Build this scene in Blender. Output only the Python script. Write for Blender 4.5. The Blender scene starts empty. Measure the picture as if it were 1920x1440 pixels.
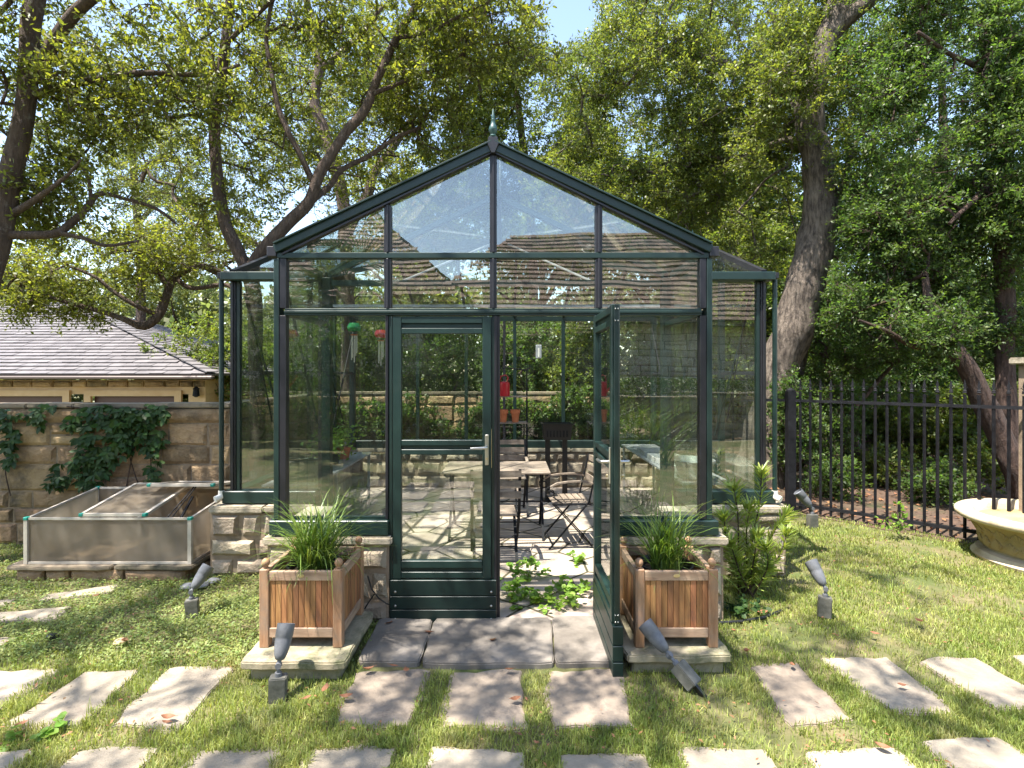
import bpy, bmesh, math, random
import numpy as np
from mathutils import Vector, Matrix, noise as mnoise
R = math.radians
random.seed(7); rng = np.random.default_rng(7)
scene = bpy.context.scene
C = scene.collection

# ------------------------------------------------------------------ camera, sky, sun, exposure
F, VX, HY, EYE = 1030.0, 955.0, 700.0, 1.79        # focal length in photo pixels, vanishing point, eye height
cam_d = bpy.data.cameras.new('camera'); cam = bpy.data.objects.new('camera', cam_d); C.objects.link(cam)
cam.location = (0, 0, EYE); cam.rotation_euler = (R(90), 0, 0)
cam_d.sensor_width = 36; cam_d.lens = 36*F/1920
cam_d.shift_x = (960-VX)/1920; cam_d.shift_y = (HY-720)/1920
cam_d.clip_start = .05; cam_d.clip_end = 2000
scene.camera = cam

SUN = Vector((-.30, -.24, .925)).normalized()
world = bpy.data.worlds.new('World'); scene.world = world; world.use_nodes = True
wn = world.node_tree.nodes; wl = world.node_tree.links
sky = wn.new('ShaderNodeTexSky'); sky.sky_type = 'NISHITA'; sky.sun_disc = False
sky.sun_elevation = math.asin(SUN.z); sky.sun_rotation = math.atan2(SUN.x, SUN.y)
sky.air_density = 1.0; sky.dust_density = .45; sky.ozone_density = 1.0
tint = wn.new('ShaderNodeMix'); tint.data_type = 'RGBA'; tint.blend_type = 'MULTIPLY'; tint.inputs['Factor'].default_value = 1; tint.inputs['B'].default_value = (1.10, 1.0, .91, 1)   # added warm tint on the sky light, offsets blue shade
wl.new(sky.outputs[0], tint.inputs['A']); wl.new(tint.outputs['Result'], wn['Background'].inputs[0]); wn['Background'].inputs[1].default_value = .15
sun_d = bpy.data.lights.new('sun', 'SUN'); sun_d.energy = 4.6; sun_d.angle = R(.53); sun_d.color = (1, .94, .86)
sun = bpy.data.objects.new('sun', sun_d); C.objects.link(sun)
sun.rotation_euler = SUN.to_track_quat('Z', 'Y').to_euler()
vs = scene.view_settings
vs.view_transform = 'Standard'; vs.look = 'None'; vs.gamma = 1; vs.use_curve_mapping = False; vs.exposure = 1.75
cy = scene.cycles
cy.max_bounces = 9; cy.diffuse_bounces = 5; cy.glossy_bounces = 3; cy.transmission_bounces = 4
cy.transparent_max_bounces = 28; cy.use_denoising = True
cy.caustics_reflective = False; cy.caustics_refractive = False; cy.sample_clamp_indirect = 6

# ------------------------------------------------------------------ helpers
def at(px, py, Y): return Vector(((px-VX)*Y/F, Y, EYE-(py-HY)*Y/F))
def gp(px, py, z=0): return at(px, py, F*(EYE-z)/(py-HY))

def tag(o, label=None, cat=None, group=None, kind=None):
    if label: o['label'] = label
    if cat: o['category'] = cat
    if group: o['group'] = group
    if kind: o['kind'] = kind
    return o
def thing(name, loc, label, cat, group=None, rz=0):
    o = bpy.data.objects.new(name, None); C.objects.link(o); o.empty_display_size = .1
    o.location = loc; o.rotation_euler = (0, 0, rz)
    return tag(o, label, cat, group)
def copy_tree(o, parent=None):
    c = o.copy(); C.objects.link(c); c.parent = parent
    for ch in list(o.children): copy_tree(ch, c)
    return c

class MB:
    def __init__(s): s.v = []; s.f = []
    def add(s, vs_, fs):
        b = len(s.v); s.v += [tuple(v) for v in vs_]; s.f += [tuple(b+i for i in f) for f in fs]
    def box(s, x0, x1, y0, y1, z0, z1):
        s.add([(x0,y0,z0),(x1,y0,z0),(x1,y1,z0),(x0,y1,z0),(x0,y0,z1),(x1,y0,z1),(x1,y1,z1),(x0,y1,z1)],
              [(0,3,2,1),(4,5,6,7),(0,1,5,4),(1,2,6,5),(2,3,7,6),(3,0,4,7)])
        return s
    def bar(s, p, q, w, d, up=(0,0,1)):
        p = Vector(p); q = Vector(q); a = (q-p).normalized(); up = Vector(up)
        b = a.cross(up)
        if b.length < 1e-4: b = a.cross(Vector((0,1,0)))
        b.normalize(); c = b.cross(a).normalized()
        b *= w/2; c *= d/2
        s.add([p-b-c,p+b-c,p+b+c,p-b+c,q-b-c,q+b-c,q+b+c,q-b+c],
              [(0,1,2,3),(7,6,5,4),(0,4,5,1),(1,5,6,2),(2,6,7,3),(3,7,4,0)])
        return s
    def prism(s, pts, nrm, t):
        pts = [Vector(p) for p in pts]; nrm = Vector(nrm).normalized()*t; n = len(pts)
        s.add(pts+[p+nrm for p in pts], [tuple(range(n-1,-1,-1)), tuple(range(n,2*n))]+[(i,(i+1)%n,n+(i+1)%n,n+i) for i in range(n)])
        return s
    def tube(s, pts, rad, n=8, caps=True, wob=0):
        pts = [Vector(p) for p in pts]; m = len(pts)
        if not hasattr(rad, '__len__'): rad = [rad]*m
        d0 = (pts[1]-pts[0]).normalized()
        ref = Vector((1,0,0)) if abs(d0.x) < .8 else Vector((0,1,0))
        b = len(s.v); vs_ = []
        for i, p in enumerate(pts):
            d = (pts[min(i+1,m-1)]-pts[max(i-1,0)]).normalized()
            u = (ref-d*ref.dot(d)).normalized(); w = d.cross(u); ref = u
            for k in range(n):
                t = 2*math.pi*k/n; r = rad[i]
                if wob: r *= 1+wob*mnoise.noise((p+u*math.cos(t)*r*3+w*math.sin(t)*r*3)*2.3)
                vs_.append(p+u*(math.cos(t)*r)+w*(math.sin(t)*r))
        fs = [(i*n+k, i*n+(k+1)%n, (i+1)*n+(k+1)%n, (i+1)*n+k) for i in range(m-1) for k in range(n)]
        if caps: fs += [tuple(range(n-1,-1,-1)), tuple(range((m-1)*n, m*n))]
        s.add(vs_, fs); return s
    def lathe(s, prof, n=24, M=None):
        M = M or Matrix(); m = len(prof); vs_ = []
        for r, z in prof:
            for k in range(n): vs_.append(M @ Vector((r*math.cos(2*math.pi*k/n), r*math.sin(2*math.pi*k/n), z)))
        fs = [(i*n+k, i*n+(k+1)%n, (i+1)*n+(k+1)%n, (i+1)*n+k) for i in range(m-1) for k in range(n)]
        fs += [tuple(range(n-1,-1,-1)), tuple(range((m-1)*n, m*n))]
        s.add(vs_, fs); return s
    def ball(s, c, r, n=14):
        k = 9; prof = [(max(r*math.sin(math.pi*i/k),.0004), -r*math.cos(math.pi*i/k)) for i in range(k+1)]
        return s.lathe(prof, n, Matrix.Translation(c))
    def build(s, name, mat, parent=None, org=(0,0,0), bevel=0, smooth=False, seg=1):
        me = bpy.data.meshes.new(name); ox, oy, oz = org
        me.from_pydata([(x-ox,y-oy,z-oz) for x,y,z in s.v], [], s.f); me.update()
        if bevel:
            bm = bmesh.new(); bm.from_mesh(me)
            ed = [e for e in bm.edges if len(e.link_faces)==2 and e.calc_face_angle(0) > .5]
            bmesh.ops.bevel(bm, geom=ed, offset=bevel, segments=seg, affect='EDGES', clamp_overlap=True)
            bm.to_mesh(me); bm.free()
        if smooth:
            for p in me.polygons: p.use_smooth = True
            try: me.set_sharp_from_angle(angle=R(45))
            except Exception: pass
        me.materials.append(mat)
        o = bpy.data.objects.new(name, me); C.objects.link(o)
        if parent: o.parent = parent
        else: o.location = org
        return o

def np_obj(name, V, Fc, mat, parent=None, org=(0,0,0), smooth=False):
    V = np.asarray(V, dtype=np.float32)-np.asarray(org, dtype=np.float32)
    Fc = np.asarray(Fc, dtype=np.int32); k = Fc.shape[1]; n = len(Fc)
    me = bpy.data.meshes.new(name)
    me.vertices.add(len(V)); me.vertices.foreach_set('co', V.ravel())
    me.loops.add(n*k); me.loops.foreach_set('vertex_index', Fc.ravel())
    me.polygons.add(n); me.polygons.foreach_set('loop_start', np.arange(0, n*k, k, dtype=np.int32))
    if smooth: me.polygons.foreach_set('use_smooth', np.ones(n, dtype=bool))
    me.update(calc_edges=True)
    me.materials.append(mat)
    o = bpy.data.objects.new(name, me); C.objects.link(o)
    if parent: o.parent = parent
    else: o.location = org
    return o

def unit(a): return a/np.maximum(np.linalg.norm(a, axis=-1, keepdims=True), 1e-9)
def leaf_arrays(P, T, N, L, W, fold=.25, six=False):
    """P base points, T directions, N normals, L lengths, W half widths -> verts, quads"""
    T = unit(T); B = unit(np.cross(T, N)); N = np.cross(B, T)
    n = len(P); L = np.broadcast_to(L, n)[:,None]; W = np.broadcast_to(W, n)[:,None]
    if six:
        pts = [P, P+T*L*.3+B*W+N*W*fold, P+T*L*.7+B*W*.8+N*W*fold, P+T*L, P+T*L*.7-B*W*.8+N*W*fold, P+T*L*.3-B*W+N*W*fold]
        V = np.stack(pts, 1).reshape(-1,3); i = np.arange(n)[:,None]*6
        return V, np.concatenate([i+np.array([0,1,2,3]), i+np.array([0,3,4,5])], 1).reshape(-1,4)
    pts = [P, P+T*L*.45+B*W+N*W*fold, P+T*L, P+T*L*.45-B*W+N*W*fold]
    V = np.stack(pts, 1).reshape(-1,3)
    return V, np.arange(n*4).reshape(n,4)

# ------------------------------------------------------------------ materials
def ND(nt, typ, **kw):
    n = nt.nodes.new(typ)
    for k, v in kw.items():
        if k.startswith('i_'):
            key = k[2:]; n.inputs[int(key) if key.isdigit() else key.replace('_', ' ')].default_value = v
        else: setattr(n, k, v)
    return n
def c4(c): return (c[0], c[1], c[2], 1)
def mat(name, c1, c2=None, rough=.6, scale=4, isl=0, bump=0, bscale=30, metal=0, spec=.5, stretch=(1,1,1), c3=None, c3scale=1.2, c3lo=.5, c3hi=.7, trans=0, tcol=None, hue=0, detail=6, bdist=.01, orand=0):
    m = bpy.data.materials.new(name); m.use_nodes = True; nt = m.node_tree; ln = nt.links.new
    bs = nt.nodes['Principled BSDF']; out = nt.nodes['Material Output']
    bs.inputs['Roughness'].default_value = rough; bs.inputs['Metallic'].default_value = metal
    bs.inputs['Specular IOR Level'].default_value = spec
    tc = ND(nt, 'ShaderNodeTexCoord'); mp = ND(nt, 'ShaderNodeMapping'); mp.inputs['Scale'].default_value = stretch
    ln(tc.outputs['Object'], mp.inputs[0])
    col = None
    if c2:
        nz = ND(nt, 'ShaderNodeTexNoise', i_Scale=scale, i_Detail=detail, i_Roughness=.65); ln(mp.outputs[0], nz.inputs['Vector'])
        rp = ND(nt, 'ShaderNodeValToRGB'); rp.color_ramp.elements[0].color = c4(c1); rp.color_ramp.elements[1].color = c4(c2)
        rp.color_ramp.elements[0].position = .35; rp.color_ramp.elements[1].position = .65
        ln(nz.outputs[0], rp.inputs[0]); col = rp.outputs[0]
    else:
        rgb = ND(nt, 'ShaderNodeRGB'); rgb.outputs[0].default_value = c4(c1); col = rgb.outputs[0]
    if c3:
        nz = ND(nt, 'ShaderNodeTexNoise', i_Scale=c3scale, i_Detail=8, i_Roughness=.7); ln(tc.outputs['Object'], nz.inputs['Vector'])
        rp = ND(nt, 'ShaderNodeMapRange'); rp.inputs[1].default_value = c3lo; rp.inputs[2].default_value = c3hi
        ln(nz.outputs[0], rp.inputs[0])
        mx = ND(nt, 'ShaderNodeMix', data_type='RGBA'); mx.inputs['B'].default_value = c4(c3)
        ln(rp.outputs[0], mx.inputs['Factor']); ln(col, mx.inputs['A']); col = mx.outputs['Result']
    if isl:
        ge = ND(nt, 'ShaderNodeNewGeometry')
        mr = ND(nt, 'ShaderNodeMapRange'); mr.inputs[3].default_value = 1-isl; mr.inputs[4].default_value = 1+isl
        ln(ge.outputs['Random Per Island'], mr.inputs[0])
        hs = ND(nt, 'ShaderNodeHueSaturation'); ln(mr.outputs[0], hs.inputs['Value']); ln(col, hs.inputs['Color'])
        if hue:
            wn_ = ND(nt, 'ShaderNodeTexWhiteNoise', noise_dimensions='1D'); ln(ge.outputs['Random Per Island'], wn_.inputs['W'])
            m2 = ND(nt, 'ShaderNodeMapRange'); m2.inputs[3].default_value = .5-hue; m2.inputs[4].default_value = .5+hue
            ln(wn_.outputs[0], m2.inputs[0]); ln(m2.outputs[0], hs.inputs['Hue'])
        col = hs.outputs[0]
    if orand:
        oi = ND(nt, 'ShaderNodeObjectInfo'); mr = ND(nt, 'ShaderNodeMapRange'); mr.inputs[3].default_value = 1-orand; mr.inputs[4].default_value = 1+orand*.6
        hs = ND(nt, 'ShaderNodeHueSaturation'); ln(oi.outputs['Random'], mr.inputs[0]); ln(mr.outputs[0], hs.inputs['Value']); ln(col, hs.inputs['Color']); col = hs.outputs[0]
    ln(col, bs.inputs['Base Color'])
    if bump:
        nb = ND(nt, 'ShaderNodeTexNoise', i_Scale=bscale, i_Detail=8, i_Roughness=.7); ln(mp.outputs[0], nb.inputs['Vector'])
        bp = ND(nt, 'ShaderNodeBump', i_Strength=bump, i_Distance=bdist); ln(nb.outputs[0], bp.inputs['Height']); ln(bp.outputs[0], bs.inputs['Normal'])
    if trans:
        tr = ND(nt, 'ShaderNodeBsdfTranslucent')
        if tcol:
            mx = ND(nt, 'ShaderNodeMix', data_type='RGBA', blend_type='MULTIPLY'); mx.inputs['Factor'].default_value = 1
            ln(col, mx.inputs['A']); mx.inputs['B'].default_value = c4(tcol); ln(mx.outputs['Result'], tr.inputs[0])
        else: ln(col, tr.inputs[0])
        ms = ND(nt, 'ShaderNodeMixShader'); ms.inputs[0].default_value = trans
        ln(bs.outputs[0], ms.inputs[1]); ln(tr.outputs[0], ms.inputs[2]); ln(ms.outputs[0], out.inputs[0])
    return m

def glass_mat(name, tint=(.93,.96,.94), f0=.15, wav=.0035, dust=.004):
    m = bpy.data.materials.new(name); m.use_nodes = True; nt = m.node_tree; ln = nt.links.new
    nt.nodes.remove(nt.nodes['Principled BSDF']); out = nt.nodes['Material Output']
    tp = ND(nt, 'ShaderNodeBsdfTransparent'); tp.inputs[0].default_value = c4(tint)
    gl = ND(nt, 'ShaderNodeBsdfGlossy'); gl.inputs['Roughness'].default_value = 0
    tc = ND(nt, 'ShaderNodeTexCoord'); nz = ND(nt, 'ShaderNodeTexNoise', i_Scale=1.3, i_Detail=1, i_Roughness=.4); ln(tc.outputs['Object'], nz.inputs[0])
    bp = ND(nt, 'ShaderNodeBump', i_Strength=1.0, i_Distance=wav); ln(nz.outputs[0], bp.inputs['Height']); ln(bp.outputs[0], gl.inputs['Normal'])
    lw = ND(nt, 'ShaderNodeLayerWeight'); lw.inputs[0].default_value = .5
    pw = ND(nt, 'ShaderNodeMath', operation='POWER'); pw.inputs[1].default_value = 5; ln(lw.outputs['Facing'], pw.inputs[0])
    ma = ND(nt, 'ShaderNodeMath', operation='MULTIPLY_ADD'); ma.inputs[1].default_value = 1-f0; ma.inputs[2].default_value = f0; ln(pw.outputs[0], ma.inputs[0])
    mx = ND(nt, 'ShaderNodeMixShader'); ln(ma.outputs[0], mx.inputs[0]); ln(tp.outputs[0], mx.inputs[1]); ln(gl.outputs[0], mx.inputs[2])
    df = ND(nt, 'ShaderNodeBsdfDiffuse'); df.inputs[0].default_value = (.6,.6,.55,1)
    n2 = ND(nt, 'ShaderNodeTexNoise', i_Scale=2.2, i_Detail=8, i_Roughness=.7); mp = ND(nt, 'ShaderNodeMapping'); mp.inputs['Scale'].default_value = (3,3,.6)
    ln(tc.outputs['Object'], mp.inputs[0]); ln(mp.outputs[0], n2.inputs[0])
    mr = ND(nt, 'ShaderNodeMapRange'); mr.inputs[1].default_value = .42; mr.inputs[2].default_value = .8; mr.inputs[3].default_value = dust*.15; mr.inputs[4].default_value = dust*3
    ln(n2.outputs[0], mr.inputs[0])
    m2 = ND(nt, 'ShaderNodeMixShader'); ln(mr.outputs[0], m2.inputs[0]); ln(mx.outputs[0], m2.inputs[1]); ln(df.outputs[0], m2.inputs[2])
    ln(m2.outputs[0], out.inputs[0]); return m

M = {}
M['green'] = mat('green paint', (.006,.021,.018), (.010,.030,.025), c3=(.022,.036,.031), c3scale=5, c3lo=.55, c3hi=.8, rough=.42, scale=6, bump=.05, bscale=60)
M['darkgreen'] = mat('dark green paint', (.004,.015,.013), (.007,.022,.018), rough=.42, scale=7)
M['black'] = mat('black glazing bar', (.011,.011,.014), (.019,.018,.023), rough=.4, scale=9)
M['teal'] = mat('weathered teal cast metal', (.018,.06,.06), (.04,.095,.09), rough=.45, scale=30)
M['glass'] = glass_mat('window glass')
M['sideglass'] = glass_mat('side and roof glass', f0=.06, wav=.003, dust=.006)
M['steel'] = mat('brushed steel', (.55,.53,.48), rough=.32, metal=.9)
M['brass'] = mat('brass', (.6,.47,.25), (.7,.58,.36), rough=.38, metal=.7, scale=12)
M['white'] = mat('white plastic', (.7,.68,.62), rough=.4)
M['iron'] = mat('black wrought iron', (.007,.007,.009), (.018,.018,.021), rough=.6, spec=.2, scale=14)
M['lampmetal'] = mat('weathered grey cast aluminium', (.105,.11,.12), (.16,.165,.175), rough=.55, scale=20, bump=.15, bscale=120)
M['lampbox'] = mat('weathered green grey lamp box', (.075,.075,.062), (.15,.145,.125), rough=.6, scale=16, bump=.2, bscale=100)
M['lens'] = mat('lamp lens', (.25,.27,.3), rough=.1)
M['teak'] = mat('teak slats', (.20,.085,.033), (.37,.18,.072), rough=.55, scale=5, stretch=(6,6,.7), isl=.3, hue=.012, bump=.25, bscale=12, c3=(.12,.07,.045), c3scale=5, c3lo=.56, c3hi=.78)
M['teakpost'] = mat('weathered teak posts', (.24,.125,.065), (.40,.235,.13), rough=.6, scale=5, stretch=(6,6,.8), isl=.12, bump=.25, bscale=12, c3=(.22,.17,.13), c3scale=6, c3lo=.5, c3hi=.75)
M['teakrail'] = mat('grey weathered teak rails', (.24,.15,.095), (.40,.28,.19), rough=.65, scale=5, stretch=(.8,.8,6), isl=.12, bump=.25, bscale=14)
M['greywood'] = mat('silvery weathered wood', (.17,.125,.095), (.31,.24,.19), rough=.7, scale=6, stretch=(1,5,5), isl=.2, bump=.3, bscale=14)
M['pot'] = mat('black nursery plastic', (.010,.010,.011), rough=.35)
M['soil'] = mat('potting soil', (.02,.014,.009), (.05,.035,.022), rough=.95, scale=30, bump=.6, bscale=60)
STONE = dict(rough=.85, scale=5, bump=1.0, bscale=11, bdist=.05)
M['limestone'] = mat('pale limestone blocks', (.31,.245,.17), (.46,.38,.275), isl=.18, hue=.01, c3=(.13,.115,.085), c3scale=3, c3lo=.52, c3hi=.72, **STONE)
M['sunashlar'] = mat('house stone with painted sunlight', (.60,.51,.38), (.76,.67,.53), isl=.16, **STONE)  # missing sunlight on the house wall is put into this paler colour
M['sandwall'] = mat('tan sandstone blocks', (.28,.178,.092), (.46,.315,.175), isl=.26, hue=.010, c3=(.085,.065,.045), c3scale=2.2, c3lo=.52, c3hi=.70, **STONE)
M['mortar'] = mat('mortar', (.24,.175,.115), (.33,.25,.17), rough=.95, scale=9, bump=.5, bscale=50, c3=(.06,.055,.035), c3scale=3, c3lo=.5, c3hi=.68)
M['coping'] = mat('limestone coping', (.29,.245,.175), (.44,.38,.285), rough=.85, scale=6, isl=.12, bump=.5, bscale=22, bdist=.02, c3=(.085,.078,.052), c3scale=4, c3lo=.5, c3hi=.7)
M['walltop'] = mat('stained stone wall coping', (.20,.155,.105), (.32,.26,.18), rough=.9, scale=6, isl=.15, bump=.6, bscale=22, c3=(.06,.056,.035), c3scale=3, c3lo=.45, c3hi=.62)
M['paver'] = mat('pink sandstone pavers', (.28,.235,.175), (.40,.34,.262), rough=.85, scale=2.2, orand=.16, bump=.6, bscale=9, bdist=.03, c3=(.17,.135,.105), c3scale=3.0, c3lo=.48, c3hi=.72)
M['paver2'] = mat('brownish sandstone pavers', (.225,.18,.135), (.34,.275,.21), rough=.85, scale=2.6, orand=.1, bump=.6, bscale=9, bdist=.03, c3=(.13,.105,.085), c3scale=4, c3lo=.5, c3hi=.72)
M['slate'] = mat('grey bluestone slabs', (.115,.10,.083), (.21,.185,.155), rough=.75, scale=4, isl=.08, bump=.3, bscale=26, c3=(.27,.24,.21), c3scale=2.6, c3lo=.54, c3hi=.76)
M['step'] = mat('mossy limestone step', (.30,.25,.165), (.44,.375,.26), rough=.88, scale=5, isl=.05, bump=.5, bscale=24, c3=(.105,.115,.05), c3scale=4, c3lo=.47, c3hi=.66)
M['basin'] = mat('cream cast stone', (.44,.36,.235), (.62,.53,.38), rough=.8, scale=5, bump=.3, bscale=30, c3=(.26,.19,.08), c3scale=3, c3lo=.5, c3hi=.7)
M['basinbowl'] = mat('yellowed cast stone', (.30,.215,.095), (.46,.36,.20), rough=.85, scale=6, bump=.4, bscale=26, c3=(.16,.13,.05), c3scale=3, c3lo=.48, c3hi=.68)
M['terracotta'] = mat('terracotta', (.44,.125,.045), (.53,.17,.07), rough=.75, scale=8)
M['red'] = mat('red enamel', (.45,.012,.025), rough=.3)
M['galv'] = mat('galvanised steel', (.33,.34,.35), (.5,.51,.52), rough=.45, metal=.6, scale=9)
M['cable'] = mat('black rubber', (.012,.012,.012), rough=.5)
M['aluframe'] = mat('dull aluminium edging', (.42,.38,.32), (.55,.50,.43), rough=.5, metal=.25, scale=8)
M['tealcap'] = mat('teal plastic corner', (.0,.22,.17), rough=.4)
M['dry'] = mat('dry brown leaf', (.20,.09,.04), (.34,.17,.08), rough=.7, scale=12, isl=.3, hue=.015, trans=.2)
M['rock'] = mat('tan pebble', (.42,.28,.17), (.5,.36,.23), rough=.85, scale=8, bump=.3)
M['greyrock'] = mat('grey river stone', (.16,.16,.165), (.26,.26,.26), rough=.85, scale=8, bump=.3, isl=.2)
M['slateroof'] = mat('grey roof tiles', (.12,.108,.108), (.175,.16,.158), rough=.6, scale=3, isl=.10, bump=.2, bscale=30)
M['brownroof'] = mat('brown wood shingles', (.17,.115,.085), (.28,.20,.155), rough=.85, scale=3, isl=.3, bump=.3, bscale=20)
M['trim'] = mat('warm limestone trim', (.58,.38,.20), (.66,.46,.26), rough=.8, scale=3)
M['doorbrown'] = mat('dark brown garage door', (.075,.03,.022), rough=.5)
M['gutter'] = mat('bronze gutter', (.10,.075,.065), rough=.45, metal=.3)
LE = dict(rough=.45, spec=.5, trans=.5, scale=.9, detail=3)
M['oakleaf'] = mat('live oak leaves', (.115,.14,.030), (.18,.20,.045), isl=.45, hue=.018, tcol=(1.9,1.85,.7), **LE)
M['oakleaf2'] = mat('dense oak leaves', (.11,.145,.032), (.175,.205,.05), isl=.45, hue=.025, tcol=(1.8,1.8,.75), **LE)
M['elmleaf'] = mat('cool green leaves', (.062,.105,.030), (.115,.165,.048), isl=.5, hue=.025, tcol=(1.6,1.8,.7), **LE)
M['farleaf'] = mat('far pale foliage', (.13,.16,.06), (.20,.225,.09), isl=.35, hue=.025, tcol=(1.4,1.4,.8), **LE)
M['shrubleaf'] = mat('understory leaves', (.095,.135,.03), (.17,.205,.05), isl=.5, hue=.03, tcol=(1.8,1.8,.75), **LE)
M['vineleaf'] = mat('dark creeper leaves', (.022,.055,.012), (.05,.095,.022), isl=.4, hue=.015, rough=.5, spec=.25, trans=.3, scale=3, tcol=(1.4,1.5,.6))
M['weedleaf'] = mat('fresh green weed leaves', (.16,.29,.03), (.24,.37,.06), isl=.3, hue=.015, rough=.5, trans=.4, scale=4, tcol=(1.4,1.4,.6))
M['podo'] = mat('narrow yew leaves', (.24,.32,.07), (.36,.42,.11), isl=.35, hue=.02, rough=.4, trans=.4, scale=5, tcol=(1.4,1.4,.6))
M['strap'] = mat('strap grass leaves', (.11,.19,.03), (.21,.28,.06), isl=.4, hue=.02, rough=.38, trans=.35, scale=6, tcol=(1.4,1.4,.6))
M['turf'] = mat('turf blades', (.20,.26,.05), (.34,.37,.10), isl=.4, hue=.02, rough=.6, trans=.4, scale=2.4, tcol=(1.3,1.3,.7), c3=(.40,.33,.17), c3scale=2.6, c3lo=.53, c3hi=.78)
M['cover'] = mat('low ground cover leaves', (.15,.21,.045), (.27,.32,.10), isl=.45, hue=.03, rough=.6, trans=.35, scale=3, tcol=(1.3,1.3,.7), c3=(.30,.24,.12), c3scale=3.2, c3lo=.55, c3hi=.8)
BK = dict(rough=.9, scale=6, bump=1.0, bscale=6.5, bdist=.09, stretch=(3.4,3.4,.75))
M['bark'] = mat('brown oak bark', (.075,.048,.034), (.155,.108,.08), c3=(.26,.235,.20), c3scale=9, c3lo=.58, c3hi=.72, **BK)
M['palebark'] = mat('pale furrowed bark', (.045,.033,.025), (.25,.20,.155), c3=(.03,.024,.018), c3scale=5, c3lo=.55, c3hi=.72, **BK)
M['darkbark'] = mat('dark cedar bark', (.05,.03,.022), (.13,.08,.06), **BK)
M['thatch'] = mat('thatchy soil between grass', (.115,.10,.04), (.205,.165,.085), rough=.95, scale=7, bump=.6, bscale=50, c3=(.075,.095,.022), c3scale=2, c3lo=.4, c3hi=.6)
M['litter'] = mat('woodland leaf litter', (.05,.03,.02), (.12,.072,.046), rough=.95, scale=14, bump=.8, bscale=40, c3=(.05,.055,.02), c3scale=1.3, c3lo=.5, c3hi=.7)
M['hedge'] = mat('box hedge leaves', (.05,.09,.015), (.09,.13,.03), isl=.4, hue=.02, rough=.45, trans=.3, scale=3, tcol=(1.4,1.4,.6))
M['palm'] = mat('palm fronds', (.07,.10,.03), (.13,.16,.06), isl=.3, rough=.4, trans=.3, scale=3)

def poly_mat():      # twin wall polycarbonate: milky, ribbed
    m = bpy.data.materials.new('ribbed polycarbonate'); m.use_nodes = True; nt = m.node_tree; ln = nt.links.new
    bs = nt.nodes['Principled BSDF']; out = nt.nodes['Material Output']
    bs.inputs['Roughness'].default_value = .2; bs.inputs['Specular IOR Level'].default_value = .6
    tc = ND(nt, 'ShaderNodeTexCoord'); wv = ND(nt, 'ShaderNodeTexWave', i_Scale=95.0); wv.bands_direction = 'X'; ln(tc.outputs['Object'], wv.inputs[0])
    nz = ND(nt, 'ShaderNodeTexNoise', i_Scale=3.0, i_Detail=6); ln(tc.outputs['Object'], nz.inputs[0])
    rp = ND(nt, 'ShaderNodeValToRGB'); rp.color_ramp.elements[0].color = (.42,.36,.28,1); rp.color_ramp.elements[1].color = (.62,.56,.47,1)
    rp.color_ramp.elements[0].position = .3; rp.color_ramp.elements[1].position = .7
    ln(nz.outputs[0], rp.inputs[0]); ln(rp.outputs[0], bs.inputs['Base Color'])
    bp = ND(nt, 'ShaderNodeBump', i_Strength=.8, i_Distance=.004); ln(wv.outputs[1], bp.inputs['Height']); ln(bp.outputs[0], bs.inputs['Normal'])
    tl = ND(nt, 'ShaderNodeBsdfTranslucent'); ln(rp.outputs[0], tl.inputs[0]); tp = ND(nt, 'ShaderNodeBsdfTransparent'); tp.inputs[0].default_value = (.95,.9,.82,1)
    a = ND(nt, 'ShaderNodeMixShader'); a.inputs[0].default_value = .5; ln(bs.outputs[0], a.inputs[1]); ln(tl.outputs[0], a.inputs[2])
    b = ND(nt, 'ShaderNodeMixShader'); b.inputs[0].default_value = .38; ln(a.outputs[0], b.inputs[1]); ln(tp.outputs[0], b.inputs[2]); ln(b.outputs[0], out.inputs[0])
    return m
M['poly'] = poly_mat()
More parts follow.
